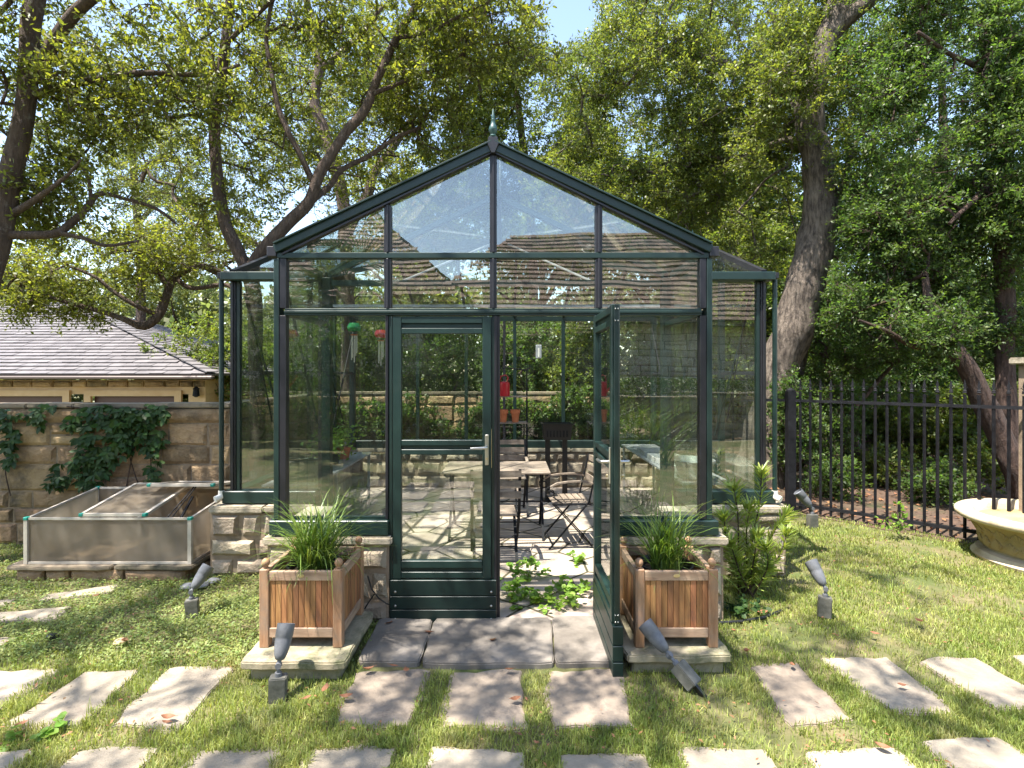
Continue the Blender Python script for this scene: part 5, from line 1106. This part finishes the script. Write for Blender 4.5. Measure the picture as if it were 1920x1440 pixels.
# distant trees: one crown mesh, copied
g = np.random.default_rng(55)
def far_tree(seed, h, w, mleaf):
    g = np.random.default_rng(seed); t = thing('distant_tree', (0,0,0), 'x', 'tree', 'distant trees round the garden'); mb = MB()
    mb.tube([(0,0,-.3),(.1,0,h*.35),(-.05,.1,h*.7)], [.22,.16,.06], 8)
    nodes = [(.1,0,h*.35),(0,.05,h*.55),(-.05,.1,h*.7)]
    for k in range(6):
        a = k*1.05+g.uniform(0,.5); e = Vector((math.cos(a)*w*.55,math.sin(a)*w*.55,h*(.45+.08*k))); s_ = Vector((.08,0,h*(.28+.06*k)))
        mb.tube([s_, s_.lerp(e,.5)+Vector((0,0,.2)), e], [.09,.06,.02], 6); nodes += [tuple(s_.lerp(e,.5)), tuple(e)]
    mb.build('trunk', M['darkbark'], t, smooth=True)
    bl = [(Vector((g.uniform(-.5,.5)*w,g.uniform(-.5,.5)*w,h*g.uniform(.22,.85))),(w*.38,w*.38,h*.16),26) for _ in range(11)]
    foliage(t, (0,0,0), sample_blobs(bl, g), nodes, mleaf, M['darkbark'], g, K=6, m=10, cr=.62, L=.17, W=.5, up=.5); return t
ft = [far_tree(301, 7.5, 3.2, M['farleaf']), far_tree(302, 9.5, 3.8, M['oakleaf2']), far_tree(303, 8.0, 4.0, M['elmleaf'])]
spots = [(-10.2,21,-1,0,.75,'pale round tree close behind the right end of the garage'),(-14.5,24,-1,0,1.0,'pale tall tree behind the garage ridge'),(-20,23,-1,0,1.1,'pale tree farthest left behind the garage'),
 (-6.5,19,-.3,0,.85,'pale tree between garage and greenhouse in the distance'),(-3.0,17.5,0,1,.9,'tall yellow green tree behind the left greenhouse roof'),(1.2,19,0,1,.95,'tall tree far behind the ridge finial'),
 (4.8,16.5,0,1,1.0,'tall tree in the wood behind the great oak'),(8.6,16,0,2,1.1,'dark tree in the wood right of the great oak'),(12.6,15,0,2,1.15,'dark tree in the wood behind the stone pillar'),(17,12,0,2,1.1,'dark tree at the far right side of the wood'),
 (9.5,21,0,2,1.3,'tallest dark tree deep in the wood'),(-8.5,27,-1,0,1.2,'pale tree farthest away above the garage hip'),
 (-12,-18,0,1,1.2,'tall tree behind the mirrored house on the left'),(13,-16,0,2,1.2,'tree standing beyond the mirrored house on the right')]
first = {0:True,1:True,2:True}
for x, y, z, k, s, lab in spots:
    o = ft[k] if first[k] else copy_tree(ft[k]); first[k] = False
    o.location = (x,y,z); o.rotation_euler.z = x*1.7; o.scale = (s,s,s); o['label'] = lab

n = 70000; Pq = np.stack([g.uniform(-45,45,n), 27+g.normal(0,1.6,n), -1.2+g.uniform(0,1,n)**.8*7.5],1); Pq[:,2] -= np.array([abs(mnoise.noise(Vector((x*.22,0,3)))) for x in Pq[:,0]])*3*np.clip(Pq[:,2]/6,0,1); Pq[:,1] += np.abs(Pq[:,0])*-.12
V, Q = leaf_arrays(Pq, g.normal(0,1,(n,3)), g.normal(0,.6,(n,3))+[0,-.3,.7], g.uniform(.25,.5,n), .12, .2)
tag(np_obj('distant_wood', V, Q, M['farleaf']), 'far pale band of woodland closing the horizon', 'woodland', kind='stuff')
# ---- lawn: blades and low leaves, masked by everything that stands on it
masks = []
for i, (a, b_, c, d, lab) in enumerate(PAV):
    q = np.array([gp(*p,.02)[:2] for p in (a,b_,c,d)]); q = q.mean(0)+(q-q.mean(0))*.905; masks.append(q)
for q in ([(-1.50,3.93),(-1.5,3.20),(-.98,3.20),(-.98,3.93)],[(.72,3.93),(.72,3.28),(1.30,3.28),(1.30,3.93)],[(-.90,3.26),(.60,3.26),(.62,3.98),(-.9,3.98)],[(.55,3.2),(.70,3.2),(.7,4),(.55,4)],
          [(-1.72,3.95),(1.50,3.95),(1.5,4.85),(-1.72,4.85)],[(-2.62,4.85),(2.42,4.85),(2.42,8.8),(-2.62,8.8)],[(-4.28,4.73),(-2.76,4.73),(-2.76,5.72),(-4.28,5.72)],[(-9,5.72),(-2.9,5.72),(-2.9,20),(-9,20)]): masks.append(np.array(q))
def free(X, Y):
    ok = np.ones(len(X), bool)
    for q in masks:
        ins = np.zeros(len(X), bool); n = len(q); j = n-1
        for i in range(n):
            xi, yi = q[i]; xj, yj = q[j]
            cnd = ((yi>Y)!=(yj>Y)); ins ^= cnd & (X < (xj-xi)*(Y-yi)/(yj-yi+1e-12)+xi); j = i
        ok &= ~ins
    side = (X-FENCE_A.x)*(FENCE_B.y-FENCE_A.y)-(Y-FENCE_A.y)*(FENCE_B.x-FENCE_A.x)
    ok &= ~((side < -.02) & (X > 2.3)); ok &= Y < np.where(X > 2.3, 7.3, 99)
    ok &= (X-bc.x)**2+(Y-bc.y)**2 > .58**2
    return ok
def nz2(X, Y, s, off=0): return np.array([mnoise.noise(Vector((x*s+off, y*s, off))) for x, y in zip(X, Y)])
g = np.random.default_rng(9)
def spread_pts(n, y0=2.15, y1=8.2, wx=1.25):
    Y = y0*(y1/y0)**g.uniform(0,1,n); X = g.uniform(-1,1,n)*wx*Y; return X, Y
X, Y = spread_pts(430000); k = free(X, Y); X, Y = X[k], Y[k]
nzv = nz2(X, Y, 1.3); fine = nz2(X, Y, 5, 9)
left = 1/(1+np.exp(-((-X-1.15+.5*nzv)*5)))*(1/(1+np.exp(-(Y-3.42+.1*fine)*18)))      # ground cover takes over on the left
keep = (g.uniform(0,1,len(X)) > left*.80) & (g.uniform(0,1,len(X)) > np.clip(.28-nzv*1.1-fine*.5,0,.85)); Xb, Yb, nb_, lf = X[keep], Y[keep], nzv[keep], fine[keep]
n = len(Xb); H = (.026+.020*g.uniform(0,1,n)**2+.022*np.clip(lf,0,1))*np.where(Yb<3.5,1.15,1.0); az = g.uniform(0,2*np.pi,n); ln_ = np.abs(g.normal(.45,.35,n))
dirv = np.stack([np.cos(az)*np.sin(ln_), np.sin(az)*np.sin(ln_), np.cos(ln_)],1); sd = np.stack([-np.sin(az), np.cos(az), 0*az],1)
sd = unit(sd+g.normal(0,.6,(n,3))*[1,1,0]); w_ = g.uniform(.0013,.0026,n)[:,None]*np.clip(Yb/3.2,1,2.2)[:,None]
B0 = np.stack([Xb,Yb,np.full(n,.0)],1); tip = B0+dirv*H[:,None]*g.uniform(.8,1.3,(n,1)); mid = B0+dirv*H[:,None]*.5+[0,0,.006]
tip[:,2] -= H*.12
V = np.stack([B0-sd*w_, B0+sd*w_, mid+sd*w_*.8, tip, mid-sd*w_*.8],1).reshape(-1,3); i5 = np.arange(n)[:,None]*5
Q = np.concatenate([i5+np.array([0,1,2,4]), i5+np.array([4,2,3,3])],0)
me_f = Q
def mixed_obj(name, V, Q4, T3, mat_):
    me = bpy.data.meshes.new(name); V = np.asarray(V, np.float32); me.vertices.add(len(V)); me.vertices.foreach_set('co', V.ravel())
    idx = np.concatenate([Q4.ravel(), T3.ravel()]).astype(np.int32); st_ = np.concatenate([np.arange(len(Q4))*4, len(Q4)*4+np.arange(len(T3))*3]).astype(np.int32)
    me.loops.add(len(idx)); me.loops.foreach_set('vertex_index', idx); me.polygons.add(len(st_)); me.polygons.foreach_set('loop_start', st_); me.update(calc_edges=True)
    me.materials.append(mat_); o = bpy.data.objects.new(name, me); C.objects.link(o); return o
tag(mixed_obj('grass', V, i5+np.array([0,1,2,4]), i5+np.array([4,2,3]), M['turf']), 'short green lawn grass growing between the pavers', 'grass', kind='stuff')
keep = (g.uniform(0,1,len(X)) < left*.75); Xc, Yc = X[keep], Y[keep]; n = len(Xc)
T = g.normal(0,1,(n,3))*[1,1,.35]; N = g.normal(0,.45,(n,3))+[0,0,1]; Ls = g.uniform(.014,.030,n)
V, Q = leaf_arrays(np.stack([Xc,Yc,g.uniform(.006,.045,n)],1), T, N, Ls, Ls*.24, .2)
tag(np_obj('ground_cover', V, Q, M['cover']), 'low leafy ground cover spreading over the left lawn', 'ground cover', kind='stuff')
# litter under the trees beyond the fence
n = 5000; Xl_, Yl_ = g.uniform(2.6,12,n), g.uniform(5,13,n); k = ~free(Xl_, np.minimum(Yl_,7.2)) & ((Xl_-FENCE_A.x)*(FENCE_B.y-FENCE_A.y)-(Yl_-FENCE_A.y)*(FENCE_B.x-FENCE_A.x) < -.05); Xl_, Yl_ = Xl_[k], Yl_[k]; n = len(Xl_)
Ls = g.uniform(.04,.09,n); V, Q = leaf_arrays(np.stack([Xl_,Yl_,g.uniform(.008,.03,n)],1), g.normal(0,1,(n,3))*[1,1,.2], g.normal(0,.4,(n,3))+[0,0,1], Ls, Ls*.25, .3)
tag(np_obj('leaf_litter', V, Q, M['dry']), 'brown fallen leaves carpeting the wood floor beyond the fence', 'leaf litter', kind='stuff')

# ---- single fallen leaves
LV = [(315,1345,'largest curled brown leaf on the paver left of the front spotlight'),(312,1360,'small tan leaf below the curled one at the paver edge'),(233,1206,'tan leaf lying beside the pebble on the left lawn'),(40,1362,'folded brown leaf in the grass at the left end of the lower paver gap'),
 (575,1312,'upright reddish leaf in the grass right of the front spotlight'),(610,1296,'tan leaf in the grass before the left step'),(650,1306,'narrow orange leaf on the edge of the brownish paver'),(803,1184,'leaf on the joint of the grey slabs near the closed door'),(924,1200,'small leaf in the middle of the widest grey slab'),
 (738,1248,'brown leaf lying at the front edge of the left grey slab'),(762,1256,'pale leaf lying flat at the top of the brownish paver'),(955,1255,'brown leaf at the top right of the dim paver'),(967,1310,'small leaf on the right part of the dim brown paver'),(1485,1246,'leaf at the top corner of the shaded tan paver'),
 (1376,1186,'curled brown leaf in the grass right of the right step'),(1430,1150,'pale crumpled leaf on the hose in the grass'),(1640,1191,'small orange leaf in the right lawn above the bright paver'),(1725,1168,'pale leaf lying in the open right lawn'),(1690,1284,'leaf among the tuft of grass on the paver'),(1655,1400,'brown leaf at the top edge of a front row paver'),
 (490,1120,'brown leaf in the ground cover left of the planter'),(180,1120,'tan leaf next to the half sunk stone slab'),(730,1167,'brown leaf in the corner by the stone and the door'),(690,1255,'brown leaf at the corner below the left step'),(1400,1225,'pale leaf near the corner of the right step')]
for i, (px, py, lab) in enumerate(LV):
    r = random.Random(i); p = gp(px,py,.04); L = r.uniform(.045,.075)
    m = MB(); n_ = 7; curl = r.uniform(.15,.6)
    for j in range(n_+1):
        t = j/n_; w = L*.28*math.sin(math.pi*min(max(t,.03),.985))**.8
        for s in (-1,0,1): m.v.append(((t-.5)*L, s*w, L*curl*(t-.5)**2*1.5+abs(s)*w*curl*.9+.002))
    m.f = [(j*3+s, j*3+s+1, j*3+s+4, j*3+s+3) for j in range(n_) for s in range(2)]
    m.tube([(-.5*L,0,L*curl*.37),(-.68*L,.004,L*curl*.5+.002)], .0012, 4)
    o = m.build('fallen_leaf', M['dry'], None, (0,0,0), smooth=True); on_slab = not free(np.array([p.x]), np.array([p.y]))[0]
    o.location = (p.x,p.y,.036 if on_slab else .05); o.rotation_euler = (r.uniform(-.3,.3),r.uniform(-.2,.2),r.uniform(0,6.3)); tag(o, lab, 'leaf', 'dry fallen leaves on the lawn and paving')

# ---- yew like shrub right of the right planter
def yew(stems, label, seed):
    g = np.random.default_rng(seed); t = thing('yew_shrub', stems[0][0], label, 'shrub'); org = t.location.copy(); mb = MB(); Pl, Tl, Nl = [], [], []
    for st_ in stems:
        q = catmull([np.array([*p]) for p in st_], 10); m_ = len(q); mb.tube([Vector(a) for a in q], list(np.linspace(.009,.003,m_)), 6)
        for i in range(int(m_*.22), m_):
            d = unit((q[min(i+1,m_-1)]-q[i-1])[None])[0]
            for k in range(6 if i < m_-4 else 13):
                rd = g.normal(0,1,3); rd -= d*rd.dot(d); rd /= np.linalg.norm(rd); f_ = g.uniform(.3,.8) if i < m_-4 else g.uniform(.4,1.3)
                Pl.append(q[i]+g.normal(0,.005,3)); Tl.append(rd+d*f_+np.array([0,0,.1])); Nl.append(d+g.normal(0,.2,3))
    mb.build('stems', M['darkbark'], t, org, smooth=True); n = len(Pl); Ls = g.uniform(.08,.13,n)
    V, Q = leaf_arrays(np.array(Pl), np.array(Tl), np.array(Nl), Ls, Ls*.065, .2, six=True); np_obj('foliage', V, Q, M['podo'], t, org)
yb = gp(1398,1118); S = lambda *a: [yb+Vector((g.uniform(-.05,.05),g.uniform(-.05,.05),0))]+[at(px,py,yb.y+dy) for px,py,dy in a]
yew([S((1385,1040,-.02),(1383,960,-.02),(1375,915,-.05)), S((1410,1020,.05),(1425,940,.05),(1428,885,.05)), S((1420,1070,.05),(1450,1000,.1),(1475,965,.12)), S((1380,1070,-.05),(1362,1010,-.05),(1358,970,-.06)),
     S((1430,1080,0),(1462,1040,.02),(1475,1000,0)), S((1390,1080,-.1),(1378,1045,-.14),(1370,1020,-.15)), S((1408,1080,-.05),(1415,1040,-.1),(1420,1005,-.1)), S((1430,1085,-.1),(1440,1055,-.15),(1436,1025,-.16)), S((1400,1060,.0),(1400,1000,.02),(1405,950,.02))],
    'yew like shrub with narrow whorled leaves beside the right planter', 5)
# ---- fresh weeds in the doorway, dark seedlings by the right step
def weed(px, py, r, n, label, m='weedleaf', h=.13, L=.042, z=.012, name='weed_plant'):
    p = gp(px,py,z); p.z = z; gg = np.random.default_rng(int(px)); t = thing(name, p, label, 'weed', 'leafy weeds on the ground')
    Pc = gg.normal(0,1,(n,3))*[r,r*.75,0]; Pc[:,2] = np.abs(gg.normal(.55,.3,n))*h
    tw = MB()
    for q in Pc: tw.tube([(q[0]*.25,q[1]*.25,0),(q[0]*.7,q[1]*.7,q[2]*.8),tuple(q)], .0013, 4)
    tw.build('stems', M[m], t); k = 6
    Pq = np.repeat(Pc,k,0)+gg.normal(0,.010,(n*k,3)); Ls = gg.uniform(.6,1.25,n*k)*L
    V, Q = leaf_arrays(Pq, gg.normal(0,1,(n*k,3))*[1,1,.25], gg.normal(0,.35,(n*k,3))+[0,-.25,1], Ls, Ls*.42, .15, six=True); np_obj('foliage', V, Q, M[m], t)
weed(962,1122,.085,26,'bright weed patch against the closed door leaf'); weed(988,1085,.10,26,'bright weed patch in the doorway centre, farthest back'); weed(1012,1128,.08,18,'small bright weed in the middle of the threshold', h=.09)
weed(1065,1118,.09,30,'bright weed patch beside the foot of the open door'); weed(1082,1056,.055,10,'little weed inside the doorway near the open door', h=.07); weed(1040,1140,.10,16,'lowest bright weed strip along the slab edge', h=.06)
weed(1395,1150,.10,22,'dark green seedlings below the yew like shrub', 'vineleaf', h=.09, z=0)
weed(1280,1258,.06,8,'small weed on the ground before the right step', h=.05, z=0, L=.025)
weed(60,1385,.07,6,'broad leaved weed in the grass at the lower left', h=.045, z=.01, L=.042)
# ---- creepers on the boundary wall (front face y = 5.75)
def vine(label, areas, stems, seed):
    gg = np.random.default_rng(seed); b0 = at(*stems[0][0],5.72); t = thing('creeper_vine', b0, label, 'creeper', 'creepers on the boundary wall'); org = t.location.copy(); mb = MB()
    for s_ in stems: mb.tube([Vector(a) for a in catmull([np.array([*at(px,py,5.725)]) for px,py in s_], 6)], .006, 5)
    mb.build('stems', M['darkbark'], t, org); Pl, Tl, Nl = [], [], []
    for px, py, rx, ry, n in areas:
        for _ in range(n):
            a, r_ = gg.uniform(0,6.28), gg.uniform(0,1)**.55; c = np.array([*at(px+math.cos(a)*r_*rx, py+math.sin(a)*r_*ry, 5.73-abs(gg.normal(0,.05)))]); n0 = np.array([gg.normal(0,.45),-1,gg.normal(.5,.4)])
            for k in range(5):
                an = -math.pi/2+(k-2)*.62+gg.normal(0,.15); Pl.append(c); Tl.append([math.cos(an),-.25+gg.normal(0,.2),math.sin(an)]); Nl.append(n0+gg.normal(0,.25,3))
    n = len(Pl); Ls = gg.uniform(.055,.105,n); V, Q = leaf_arrays(np.array(Pl), np.array(Tl), np.array(Nl), Ls, Ls*.23, .15, six=True); np_obj('foliage', V, Q, M['vineleaf'], t, org)
vine('large dark creeper spreading over the middle of the boundary wall', [(200,800,75,45,75),(185,850,50,25,28),(255,800,40,35,28),(230,770,90,14,26),(300,775,22,14,7),(250,840,30,22,12)], [[(265,925),(250,880),(235,830),(215,790)],[(235,925),(245,870),(260,800)],[(215,800),(170,770),(125,762)]], 1)
vine('narrow creeper climbing at the left edge of the wall', [(18,800,16,30,14),(22,838,13,14,8),(14,865,14,14,5),(12,775,30,10,8)], [[(20,930),(10,880),(18,830),(20,780)]], 2)
vine('small creeper sprig hanging from the wall top', [(68,785,20,16,8),(85,765,18,8,5)], [[(95,762),(75,775),(66,800)]], 3)
vine('creeper strand trailing down beside the wall joint', [(285,815,22,30,13),(288,865,14,24,8),(290,900,12,16,4)], [[(284,930),(283,860),(284,790),(290,765)]], 4)
vine('leafy creeper mound low behind the cold frame', [(150,890,55,28,34),(110,905,24,16,9),(170,860,40,18,12)], [[(160,935),(150,900),(140,880)],[(175,935),(175,890),(165,860)]], 5)
# ---- hedge and palm behind the photographer
hg = thing('hedge', (3,-5.6,0), 'clipped box hedge behind the terrace wall mirrored in the glass', 'hedge'); gg = np.random.default_rng(8); n = 16000
Pq = np.stack([gg.uniform(-8.5,8.5,n), -5.6+gg.uniform(-.3,.3,n), 1.0+gg.uniform(0,1,n)**.5*.62],1); V, Q = leaf_arrays(Pq, gg.normal(0,1,(n,3)), gg.normal(0,1,(n,3))+[0,.3,.6], .06, .02); np_obj('foliage', V, Q, M['hedge'], hg, hg.location)
for i, (x, y) in enumerate(((-2.9,-2.2),(-5.2,-3.0))):
    t = thing('palm_tree', (x,y,0), ['fan palm mirrored in the left greenhouse panes','second fan palm farther left mirrored in the panes'][i], 'palm', 'palms behind the photographer')
    MB().tube([(0,0,0),(.05,0,1.5),(0,.05,3.2)], [.17,.13,.12], 10, wob=.3).build('trunk', M['darkbark'], t, smooth=True); gg = np.random.default_rng(i+20); Vs, Qs, nb2 = [], [], 0; stm = MB()
    for k in range(34):
        a = gg.uniform(0,6.28); el = gg.uniform(-.5,1.2); d = np.array([math.cos(a)*math.cos(el),math.sin(a)*math.cos(el),math.sin(el)]); c = np.array([0,.05,3.2])+d*gg.uniform(.5,.8); sdv = np.array([-math.sin(a),math.cos(a),0]); upv = np.cross(d,sdv)
        stm.tube([(0,.05,3.2), tuple(c)], .010, 4); an = np.linspace(-1.7,1.7,26); T = d[None]*np.cos(an)[:,None]+sdv[None]*np.sin(an)[:,None]-np.array([0,0,.25])
        V, Q = leaf_arrays(np.repeat(c[None],26,0), T, np.repeat(-upv[None],26,0), np.full(26,.62), np.full(26,.016), .3, six=True); Vs.append(V); Qs.append(Q+nb2); nb2 += len(V)
    stm.build('stalks', M['palm'], t); np_obj('fronds', np.concatenate(Vs), np.concatenate(Qs), M['palm'], t)
t = thing('ornamental_grass', (1.9,-3.2,0), 'tall ornamental grass clump mirrored in the right front pane', 'grass plant')
V, Q = blades(420, .9, 1.5, .22, .45, .012, 77, droop=.6); np_obj('blades', V*[3.0,1,1], Q, M['strap'], t)

def back_bush(label, x, y, rx, rz, zc, n, seed, m='shrubleaf'):
    g = np.random.default_rng(seed); t = thing('garden_bush', (x,y,0), label, 'bush', 'bushes behind the photographer'); cs = sample_blobs([(Vector((x,y,zc)),(rx,.5,rz),n)], g)
    foliage(t, (x,y,0), cs, [(x,y,.1)], M[m], M['darkbark'], g, K=6, m=13, cr=.32, L=.08, W=.5, up=.6)
back_bush('tall dark bush mirrored at the far left of the glass', -6.6,-4.3,1.5,1.5,1.7,190,401,'elmleaf')
back_bush('tall dark bush mirrored in the left front pane', -3.6,-4.2,1.6,1.6,1.8,220,402,'elmleaf')
back_bush('bush mirrored in the closed door pane', -1.0,-4.3,1.4,1.35,1.5,200,403,'elmleaf')
back_bush('lower bush mirrored beside the open doorway', 1.3,-4.3,1.2,1.1,1.3,130,404)
for r_ in range(4):
    for c_ in range(7):
        x = -2.35+c_*.66+.05*math.sin(r_*9+c_*5); y = 1.62-r_*.74
        slab('paver', [(x,y,.02),(x+.5,y,.02),(x+.5,y-.56,.02),(x,y-.56,.02)], -.04, .02, M['paver'], 'paver seen only as a mirror image in the lower door glass', 'paver', 'pavers behind the photographer', seed=300+r_*7+c_)

tx, ty = spread_pts(900, 2.15, 6.5); k = free(tx, ty); tx, ty = tx[k], ty[k]; k = nz2(tx, ty, 2.2, 4) > .0; tx, ty = tx[k], ty[k]; Vs, Qs, nb3 = [], [], 0
for i, (x, y) in enumerate(zip(tx, ty)):
    V, Q = blades(int(g.uniform(6,16)), .03, .10, .5, .02, .004, 500+i, seg=3, lk=1.6); Vs.append(V+np.array([x,y,0])); Qs.append(Q+nb3); nb3 += len(V)
tag(np_obj('grass_tufts', np.concatenate(Vs), np.concatenate(Qs), M['turf']), 'longer unmown grass tufts between the pavers', 'grass', kind='stuff')

lx, ly = spread_pts(2600, 2.2, 7.5); k = free(lx, ly) | (g.uniform(0,1,len(lx)) < .12); k &= ~((np.abs(lx+.1) < 2.5) & (ly > 3.95)) & (nz2(lx, ly, 1.1, 6) > -.15); lx, ly = lx[k], ly[k]; n = len(lx)
Ls = g.uniform(.012,.034,n); V, Q = leaf_arrays(np.stack([lx,ly,g.uniform(.022,.045,n)],1), g.normal(0,1,(n,3))*[1,1,.2], g.normal(0,.4,(n,3))+[0,0,1], Ls, Ls*.22, .3)
V[:,2] = np.maximum(V[:,2], .017); k2 = ~((V[:,0] > -1.6) & (V[:,0] < 1.35) & (V[:,1] > 3.12)).reshape(n,4).any(1)
tag(np_obj('lawn_litter', V, Q[k2], M['dry']), 'small brown leaf scraps strewn over the lawn and pavers', 'leaf litter', kind='stuff')
